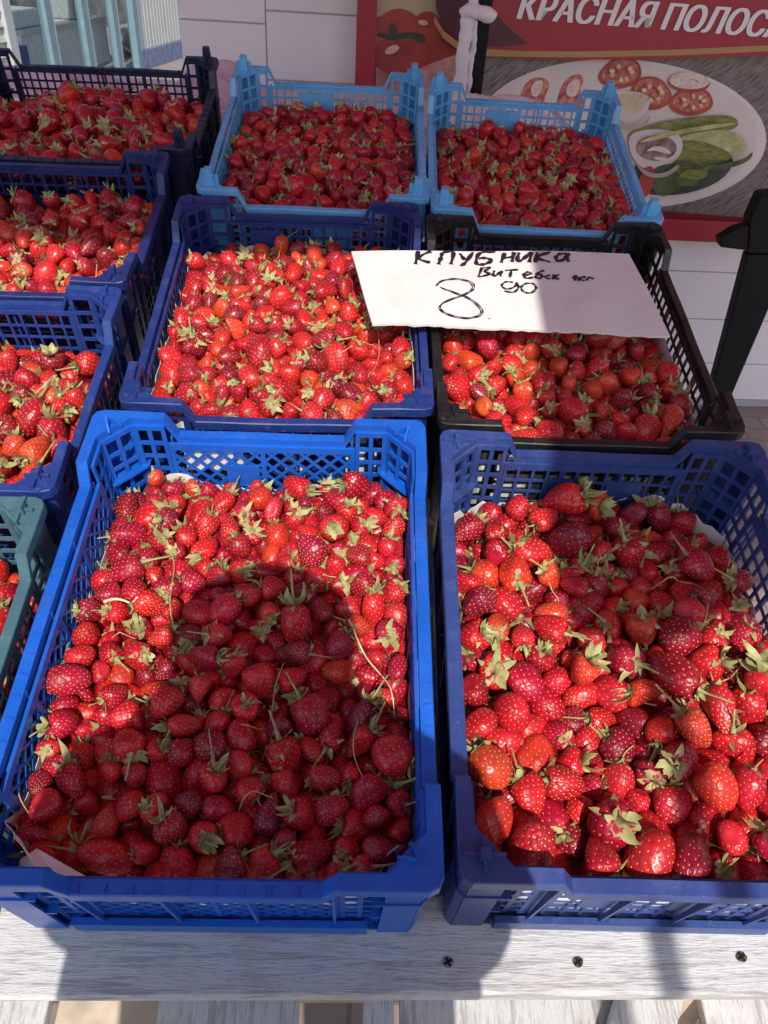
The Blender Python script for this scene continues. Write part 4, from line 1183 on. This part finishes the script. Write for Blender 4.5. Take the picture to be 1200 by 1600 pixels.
liner('B', 'white paper liner showing along back of slate blue crate', lambda u, v: -0.026 + (0.026 * bumpf(u, 0.45, 0.32) if v > 0.8 else 0) + (0.02 * bumpf(v, 0.9, 0.2) if u < -0.9 else 0))
liner('D', 'white paper liner at foot of navy crate walls', lambda u, v: -0.012 + 0.006 * math.sin(9 * u + 5 * v))
liner('E', 'white paper liner at foot of black crate walls', lambda u, v: -0.014 + 0.005 * math.sin(8 * u + 4 * v))

def scrap():
    px = [(34, 1345), (60, 1328), (92, 1346), (142, 1374), (140, 1392), (84, 1394), (26, 1386)]
    pts = [on_stall(u, v, -0.026) for u, v in px]; ctr = sum(pts) / len(pts); rr = random.Random(2)
    mb = MB(); V = [(0, 0, 0.006)] + [(p[0] - ctr[0], p[1] - ctr[1], rr.uniform(-.002, .004)) for p in pts]
    mb.add(V, [(0, i, i % len(pts) + 1) for i in range(1, len(pts) + 1)])
    o = mb.build('paper_scrap', M_PAPER, None, M=stall_matrix(ctr[0], ctr[1], -0.026)); so = o.modifiers.new('t', 'SOLIDIFY'); so.thickness = 0.0006
    tag(o, 'torn white paper corner poking up at front of bright blue crate', 'paper')
scrap()
# ------------------------------------------------------------------ price card
def card():
    Z = 0.0135
    m, t, n, b = mat('corrugated_card')
    co = coords(t)
    wv = N(t, 'ShaderNodeTexWave', wave_type='BANDS', bands_direction='Y'); wv.inputs['Scale'].default_value = 62; wv.inputs['Distortion'].default_value = 0.4
    t.links.new(co, wv.inputs['Vector'])
    nz = noise(t, co, 14, 6); n2 = noise(t, co, 90, 3)
    c = mixc(t, ramp(t, nz, [(0.45, 0.0), (0.75, 0.5)]), (0.74, 0.705, 0.68), (0.60, 0.53, 0.48))
    c = mixc(t, ramp(t, n2, [(0.68, 0.0), (0.78, 0.5)]), c, (0.42, 0.34, 0.30))
    t.links.new(c, b.inputs['Base Color']); b.inputs['Roughness'].default_value = 0.75
    bump(t, b, wv.outputs['Fac'], 0.16, 0.0012)
    q = [on_stall(u, v, Z) for u, v in ((549, 391), (984, 393), (1047, 518), (582, 508))]
    q = [np.array(p[:2]) for p in q]
    mc = sum(q) / 4
    M = stall_matrix(mc[0], mc[1], Z)
    L = [p - mc for p in q]
    nx, ny = 44, 16; T = 0.004; rng = random.Random(5)
    def pos(a, b_):
        top = L[0] * (1 - a) + L[1] * a; bot = L[3] * (1 - a) + L[2] * a
        return top * (1 - b_) + bot * b_
    mb = MB(); V = []
    sag = lambda a, b_: 0.0035 * math.sin(a * 5 + 1) * b_ - 0.010 * (a - .45) ** 2 + 0.006 * max(0, a - 0.8) * b_ + 0.001 * math.sin(11 * a + 7 * b_)
    jag = [rng.uniform(-.0018, .0018) for _ in range(nx + 1)]
    for lay in (0, 1):
        for j in range(ny + 1):
            for i in range(nx + 1):
                a, b_ = i / nx, j / ny; p = pos(a, b_)
                dy = 0
                if j == ny: dy = jag[i] + (-0.004 if a > 0.84 else 0) * 1.0
                V.append((p[0], p[1] + dy, sag(a, b_) - T * lay))
    w = nx + 1; off = w * (ny + 1)
    F_ = []
    for j in range(ny):
        for i in range(nx):
            k = j * w + i; F_.append((k, k + w, k + w + 1, k + 1)); F_.append((off + k, off + k + 1, off + k + w + 1, off + k + w))
    edge = [i for i in range(w)] + [j * w + nx for j in range(1, ny + 1)] + [ny * w + i for i in range(nx - 1, -1, -1)] + [j * w for j in range(ny - 1, 0, -1)]
    for a, b_ in zip(edge, edge[1:] + edge[:1]): F_.append((a, b_, off + b_, off + a))
    mb.add(V, F_)
    e = mb.build('price_card', m, None, M=M)
    tag(e, 'white corrugated price card with handwritten black lettering across two crates', 'sign')
    ink = simple('marker_ink', (0.022, 0.012, 0.028), 0.4, 0.3, 60)
    S = 520 / 1200
    def cp(x, y):
        p = on_stall(540 + x * S, 370 + y * S, Z + 0.001); return p[:2] - mc
    def zs(p):                       # height of the bent card under a point of the lettering
        u, v = 540 + p[0] * S, 370 + p[1] * S; b_ = (v - 392) / 121; a = (u - (549 + 33 * b_)) / (435 + 30 * b_)
        return sag(a, b_) + 0.0007
    words = {
     'handwritten word КЛУБНИКА': (2.9, [[(262, 55), (252, 102)], [(308, 55), (262, 80), (305, 96)], [(335, 102), (345, 76), (352, 60), (388, 58), (380, 102)], [(412, 62), (430, 86)], [(460, 58), (432, 96), (415, 108)],
        [(540, 57), (484, 62), (472, 100), (500, 103), (527, 90), (505, 80), (480, 82)], [(574, 62), (561, 98)], [(608, 60), (600, 96)], [(568, 81), (604, 78)], [(626, 62), (618, 92), (640, 86), (668, 62), (662, 97)],
        [(692, 62), (683, 98)], [(738, 60), (690, 80), (738, 95)], [(800, 66), (775, 66), (758, 80), (770, 92), (790, 82), (804, 66), (798, 84), (808, 92)]]),
     'handwritten line Витебск 1 кг': (2.0, [[(492, 110), (478, 146)], [(486, 113), (522, 111), (500, 125), (522, 134), (480, 146)], [(537, 122), (531, 141), (545, 138), (562, 124), (558, 143)], [(575, 122), (622, 118)], [(598, 120), (592, 146)],
        [(645, 138), (668, 132), (656, 126), (641, 138), (655, 148), (678, 143)], [(716, 119), (692, 130), (687, 145), (706, 145), (708, 133), (690, 136)], [(737, 134), (721, 141), (737, 148)], [(752, 132), (748, 149)], [(772, 132), (752, 141), (772, 148)],
        [(820, 146), (833, 133), (828, 153)], [(847, 138), (842, 153)], [(868, 137), (846, 145), (864, 153)], [(870, 150), (882, 140), (897, 146)]]),
     'handwritten figure 8 and point': (0.95, [[(325, 178), (345, 158), (400, 150), (455, 165), (462, 190), (430, 212), (360, 240), (336, 262), (365, 285), (430, 297), (485, 285), (492, 260), (450, 225), (400, 205), (340, 182)],
        [(330, 176), (350, 160), (400, 154), (448, 167), (455, 190), (425, 210), (356, 238), (342, 262), (370, 282), (430, 293), (478, 283), (485, 262), (445, 228), (395, 208), (345, 187)], [(514, 292), (522, 294)]]),
     'handwritten small figures 90': (1.7, [[(604, 163), (578, 162), (563, 176), (582, 187), (610, 178), (617, 164), (624, 180), (606, 197), (572, 194)], [(652, 165), (634, 178), (643, 194), (670, 197), (688, 180), (676, 165), (650, 165)]]),
    }
    for lab, (wd, strokes) in words.items():
        mb = MB()
        for si, s in enumerate(strokes):
            if 'КЛУБНИКА' in lab: s = [(p[0], p[1] - 5) for p in s]
            P_ = [np.append(cp(*p), zs(p)) for p in s]
            # catmull resample
            R_ = []
            for i in range(len(P_) - 1):
                a, b_, c_, d_ = P_[max(i - 1, 0)], P_[i], P_[i + 1], P_[min(i + 2, len(P_) - 1)]
                for f in np.linspace(0, 1, 6, endpoint=(i == len(P_) - 2)):
                    R_.append(0.5 * ((2 * b_) + (-a + c_) * f + (2 * a - 5 * b_ + 4 * c_ - d_) * f * f + (-a + 3 * b_ - 3 * c_ + d_) * f ** 3))
            vs = []; n = len(R_)
            for i, p in enumerate(R_):
                tt = R_[min(i + 1, n - 1)] - R_[max(i - 1, 0)]; tt = tt[:2] / (np.linalg.norm(tt[:2]) + 1e-9); nn = np.array([-tt[1], tt[0]])
                w_ = wd * 0.00125 * (0.85 + 0.3 * math.sin(i * 1.3 + si))
                z = p[2] + 0.00005 * si
                vs += [(*(p[:2] + nn * w_), z), (*(p[:2] - nn * w_), z)]
            mb.add(vs, [(2 * i, 2 * i + 2, 2 * i + 3, 2 * i + 1) for i in range(n - 1)])
        o = mb.build('lettering', ink, e); o['label'] = lab
card()

# ------------------------------------------------------------------ things behind the crates
M_CLOTH = simple('pink_cloth', (0.66, 0.47, 0.50), 0.9, 0.12, 60, 0.5)
M_WCLOTH = simple('pale_cloth', (0.74, 0.66, 0.68), 0.9, 0.06, 60, 0.4)
def cloth_blob(name, M, rx, ry, h, m, label, seed):
    r = np.random.RandomState(seed); mb = MB(); nx, ny = 40, 24; V = []
    f = r.uniform(2, 7, (6, 2)); p = r.uniform(0, 6.28, 6)
    for j in range(ny + 1):
        for i in range(nx + 1):
            u, v = i / nx * 2 - 1, j / ny * 2 - 1
            z = h * (1 - u ** 4) * (1 - v ** 4) * (0.7 + 0.14 * sum(math.sin(f[k, 0] * u * 2 + f[k, 1] * v * 2 + p[k]) for k in range(4)))
            V.append((rx * u * (1 + 0.06 * math.sin(7 * v)), ry * v * (1 + 0.06 * math.sin(6 * u)), max(z, 0.004)))
    w = nx + 1
    F_ = [(j * w + i, j * w + i + 1, (j + 1) * w + i + 1, (j + 1) * w + i) for j in range(ny) for i in range(nx)]
    edge = [i for i in range(w)] + [j * w + nx for j in range(1, ny + 1)] + [ny * w + i for i in range(nx - 1, -1, -1)] + [j * w for j in range(ny - 1, 0, -1)]
    b0 = len(V); V += [(V[k][0], V[k][1], 0.0) for k in edge]; n = len(edge)
    F_ += [(edge[k], b0 + k, b0 + (k + 1) % n, edge[(k + 1) % n]) for k in range(n)] + [tuple(b0 + k for k in range(n - 1, -1, -1))]
    mb.add(V, F_)
    o = mb.build(name, m, None, smooth=True, M=M); tag(o, label, 'cloth')
# counter table behind the bench carrying the cloths
ty = S2W([0, 1.36, BASE])[1]; tz = S2W([0, 1.36, BASE])[2] + 0.02
def back_table():
    x0, x1 = -1.3, 0.42
    e = empty('side_table', Matrix.Translation((0, ty + 0.24, 0)), 'pale low table behind the rear crates carrying cloths', 'table')
    MB().box(x0, x1, -0.2, 0.22, tz - 0.03, tz).build('table_top', simple('pale_board', (0.66, 0.58, 0.56), 0.6, 0.08, 10), e, bevel=0.003)
    for x in (x0 + 0.05, x1 - 0.05):
        for y in (-0.15, 0.17): MB().box(x - 0.02, x + 0.02, y - 0.02, y + 0.02, 0, tz - 0.031).build('leg', M_RAWWOOD, e)
back_table()
cloth_blob('folded_cloth', Matrix.Translation((-0.52, ty + 0.22, tz)), 0.12, 0.13, 0.085, M_CLOTH, 'crumpled pink cloth heaped behind the ink dark crate corner', 1)
cloth_blob('folded_cloth', Matrix.Translation((-1.02, ty + 0.24, tz)), 0.24, 0.14, 0.04, M_CLOTH, 'long folded pink cloth behind the mesh of ink dark crate', 2)
cloth_blob('folded_cloth', Matrix.Translation((0.22, ty + 0.22, tz)), 0.17, 0.13, 0.05, M_WCLOTH, 'pale bundled cloth behind the sky blue crate under banner', 3)

def post_and_cloth():
    b = at_y(744, 110, ty + 0.50); t_ = at_y(757, 0, ty + 0.50)
    d = (t_ - b) / (t_[2] - b[2]); foot = b - d * b[2]; top = b + d * (2.62 - b[2])
    w = 0.022
    mb = MB(); c = [(-w, -w), (w, -w), (w, w), (-w, w)]
    mb.hexa([(foot[0] + x, foot[1] + y, 0) for x, y in c], [(top[0] + x, top[1] + y, top[2]) for x, y in c])
    o = mb.build('canopy_post', M_BLACK, None, bevel=0.003); tag(o, 'black square canopy post with pale cloth knotted round it', 'post')
    y = b[1] - w - 0.012
    P = lambda u, v, dy=0.0: tuple(at_y(u, v, y - dy))
    mb = MB()
    def strand(px, rads, seed, flat=0.6):
        r = random.Random(seed); pts = [P(u, v, dy) for u, v, dy in px]
        Q = []; R_ = []
        for i in range(len(pts) - 1):
            for f in (0, .25, .5, .75):
                Q.append(tuple(pts[i][k] * (1 - f) + pts[i + 1][k] * f + r.uniform(-.0015, .0015) for k in range(3))); R_.append((rads[i] * (1 - f) + rads[i + 1] * f) * r.uniform(.9, 1.1))
        Q.append(pts[-1]); R_.append(rads[-1]); mb.tube(Q, R_, 12, 0, flat)
    strand([(741, -30, .005), (738, -8, .01), (742, 10, .015), (752, 22, .02)], [0.016, 0.020, 0.024, 0.022], 1)
    strand([(722, 22, .01), (738, 16, .02), (756, 20, .028), (772, 27, .02)], [0.016, 0.026, 0.026, 0.017], 2, 0.8)
    strand([(734, 24, .012), (726, 60, .010), (722, 100, .008), (716, 150, .008)], [0.022, 0.019, 0.020, 0.024], 3, 0.5)
    strand([(742, 28, .01), (740, 70, .006), (733, 110, .004), (730, 150, .004)], [0.012, 0.009, 0.010, 0.011], 4, 0.5)
    o = mb.build('knotted_cloth', M_WCLOTH, None, smooth=True)
    tx = bpy.data.textures.new('folds', 'CLOUDS'); tx.noise_scale = 0.03; tx.noise_depth = 2
    ss = o.modifiers.new('s', 'SUBSURF'); ss.levels = ss.render_levels = 2
    dm = o.modifiers.new('d', 'DISPLACE'); dm.texture = tx; dm.strength = 0.012; dm.mid_level = 0.5; dm.texture_coords = 'GLOBAL'
    tag(o, 'pale pink cloth strip knotted round the black canopy post', 'cloth')
post_and_cloth()

def right_leg():
    Y = W0[1] - 0.55
    P = lambda u, v, dy=0.0: Vector(at_y(u, v, Y + dy).tolist())
    top_l, top_r = P(1160, 395), P(1228, 395)
    foot = on_ground(1110, 735)
    e = empty('support_frame', Matrix.Translation((float(P(1080, 700)[0]), Y, 0)), 'black slanted support leg with stubby bracket arm by white wall', 'frame')
    inv = e.matrix_world.inverted()
    def prism(name, px, th=0.05):
        a = [inv @ P(u, v) for u, v in px]; b = [inv @ (P(u, v) + Vector((0, th, 0))) for u, v in px]
        mb = MB(); mb.hexa(b, a); return mb.build(name, M_BLACK, e, bevel=0.006)
    # the leg runs on down to the ground
    def low(u0, v0, u1, v1):
        k = 0.0
        for s in np.linspace(1, 6, 200):
            p = P(u0 + (u1 - u0) * s, v0 + (v1 - v0) * s)
            if p.z <= 0.0: return (u0 + (u1 - u0) * s, v0 + (v1 - v0) * s)
        return (u1, v1)
    l = low(1165, 395, 1113, 598); r_ = low(1240, 395, 1140, 628)
    prism('leg', [(1168, 398), l, r_, (1238, 398)])
    prism('bracket_head', [(1172, 345), (1168, 397), (1240, 397), (1240, 300), (1190, 305)], 0.07)
    prism('bracket_arm', [(1124, 374), (1126, 387), (1168, 392), (1171, 352), (1150, 358)], 0.05)
right_leg()

# ------------------------------------------------------------------ canopies overhead (out of the frame; they shade the rear crates)
def fabric(name, col):
    m, t, n, b = mat(name)
    out = t.nodes['Material Output']
    tr = N(t, 'ShaderNodeBsdfTranslucent'); tr.inputs[0].default_value = (*col, 1)
    b.inputs['Base Color'].default_value = (*col, 1); b.inputs['Roughness'].default_value = 0.85
    mx = N(t, 'ShaderNodeMixShader'); mx.inputs[0].default_value = 0.40
    t.links.new(b.outputs[0], mx.inputs[1]); t.links.new(tr.outputs[0], mx.inputs[2]); t.links.new(mx.outputs[0], out.inputs['Surface'])
    return m
M_CAN = fabric('canopy_fabric', (0.62, 0.24, 0.30))
def up_sun(P, z):
    P = np.asarray(P); return P - LIGHT * ((z - P[2]) / -LIGHT[2]) if False else P + (-LIGHT) * ((z - P[2]) / (-LIGHT[2]))
ZC = 2.55
def canopy():
    # front edge: the shade line that crosses the crates
    f = [up_sun(S2W(on_stall(u, v, -0.03)), ZC) for u, v in ((-60, 372), (300, 384), (550, 388), (812, 392))]
    g = [up_sun(S2W(on_stall(u, v, -0.05)), ZC) for u, v in ((826, 540), (842, 690), (852, 800), (905, 985), (1000, 1010), (1135, 960))]
    front = [f[0] + (f[0] - f[1]) * 3] + f + g
    last = front[-1]
    front += [np.array([last[0] + 1.6, last[1] + 0.25, ZC])]
    e = empty('canopy', Matrix.Translation((0, float(W0[1]) - 1.0, 0)), 'pink fabric market canopy spread over the rear crates', 'canopy')
    inv = np.array([0, W0[1] - 1.0, 0])
    yb = W0[1] + 0.3
    mb = MB(); V = []
    for p in front:
        V.append(p - inv); 
    n = len(front)
    for p in front: V.append(np.array([p[0], yb, ZC + 0.1]) - inv)
    mb.add(V, [(i, i + 1, n + i + 1, n + i) for i in range(n - 1)])
    o = mb.build('canopy_sheet', M_CAN, e); so = o.modifiers.new('t', 'SOLIDIFY'); so.thickness = 0.002
    pc = up_sun(S2W(on_stall(1004, 1012, -0.05)), ZC)
    MB().tube([(pc[0], pc[1] - inv[1], 0.0), (pc[0], pc[1] - inv[1], ZC - 0.002)], 0.016, 12).build('canopy_leg', M_BLACK, e)
    for x, y in ((front[0][0] + 0.1, yb - 0.4), (front[-1][0] - 0.1, yb - 0.4)):
        MB().box(x - 0.02, x + 0.02, y - inv[1] - 0.02, y - inv[1] + 0.02, 0, ZC + 0.03).build('canopy_leg', M_BLACK, e)
canopy()

# ------------------------------------------------------------------ the person taking the picture (behind the camera; throws the shadow)
def person():
    hd = up_sun(S2W(on_stall(425, 862, -0.08)), CAM_Z + 0.155)     # crown of the head
    x, y = float(hd[0]), float(hd[1])
    top = float(hd[2])
    sk = [  # joints: position, radius, parent
        ('pelvis', (x + .04, y - .10, 0.98), .150, None), ('waist', (x + .03, y - .10, 1.12), .205, 'pelvis'), ('chest', (x + .02, y - .09, 1.30), .200, 'waist'), ('shoulders', (x + .02, y - .06, 1.47), .105, 'chest'),
        ('neck', (x, y - .04, 1.55), .075, 'shoulders'), ('skull', (x, y - .015, top - .12), .102, 'neck'), ('crown', (x, y - .01, top - .06), .092, 'skull'),
        ('shR', (x + .18, y - .06, 1.44), .064, 'shoulders'), ('elR', (x + .225, y - .03, 1.22), .054, 'shR'), ('wrR', (x + .13, y + .03, 1.44), .034, 'elR'), ('haR', (x + .085, y + .040, 1.50), .040, 'wrR'),
        ('shL', (x - .14, y - .06, 1.44), .064, 'shoulders'), ('elL', (x - .19, y - .03, 1.22), .054, 'shL'), ('wrL', (x - .11, y + .03, 1.44), .034, 'elL'), ('haL', (x - .07, y + .040, 1.50), .040, 'wrL'),
        ('hipR', (x + .12, y - .10, 0.92), .095, 'pelvis'), ('knR', (x + .13, y - .08, 0.50), .060, 'hipR'), ('anR', (x + .13, y - .11, 0.09), .042, 'knR'), ('toR', (x + .14, y + .05, 0.035), .035, 'anR'),
        ('hipL', (x - .04, y - .10, 0.92), .095, 'pelvis'), ('knL', (x - .06, y - .08, 0.50), .060, 'hipL'), ('anL', (x - .07, y - .11, 0.09), .042, 'knL'), ('toL', (x - .09, y + .05, 0.035), .035, 'anL')]
    idx = {n: i for i, (n, *_ ) in enumerate(sk)}
    me = bpy.data.meshes.new('person'); me.from_pydata([Vector(p) for _, p, _, _ in sk], [(idx[n], idx[q]) for n, _, _, q in sk if q], [])
    o = bpy.data.objects.new('person', me); C.objects.link(o)
    o.modifiers.new('skin', 'SKIN'); ss = o.modifiers.new('sub', 'SUBSURF'); ss.levels = ss.render_levels = 2
    sv = me.skin_vertices[0].data if me.skin_vertices else None
    if sv is None:
        import bmesh
        bm = bmesh.new(); bm.from_mesh(me); bm.verts.layers.skin.verify(); bm.to_mesh(me); bm.free(); sv = me.skin_vertices[0].data
    for i, (_, _, r, _) in enumerate(sk):
        sv[i].radius = (r * 1.15, r * 1.15); sv[i].use_root = (i == 0)
    me.materials.append(simple('dark_clothes', (0.06, 0.06, 0.08), 0.9))
    tag(o, 'person in dark clothes standing before the bench taking the picture', 'person')
person()
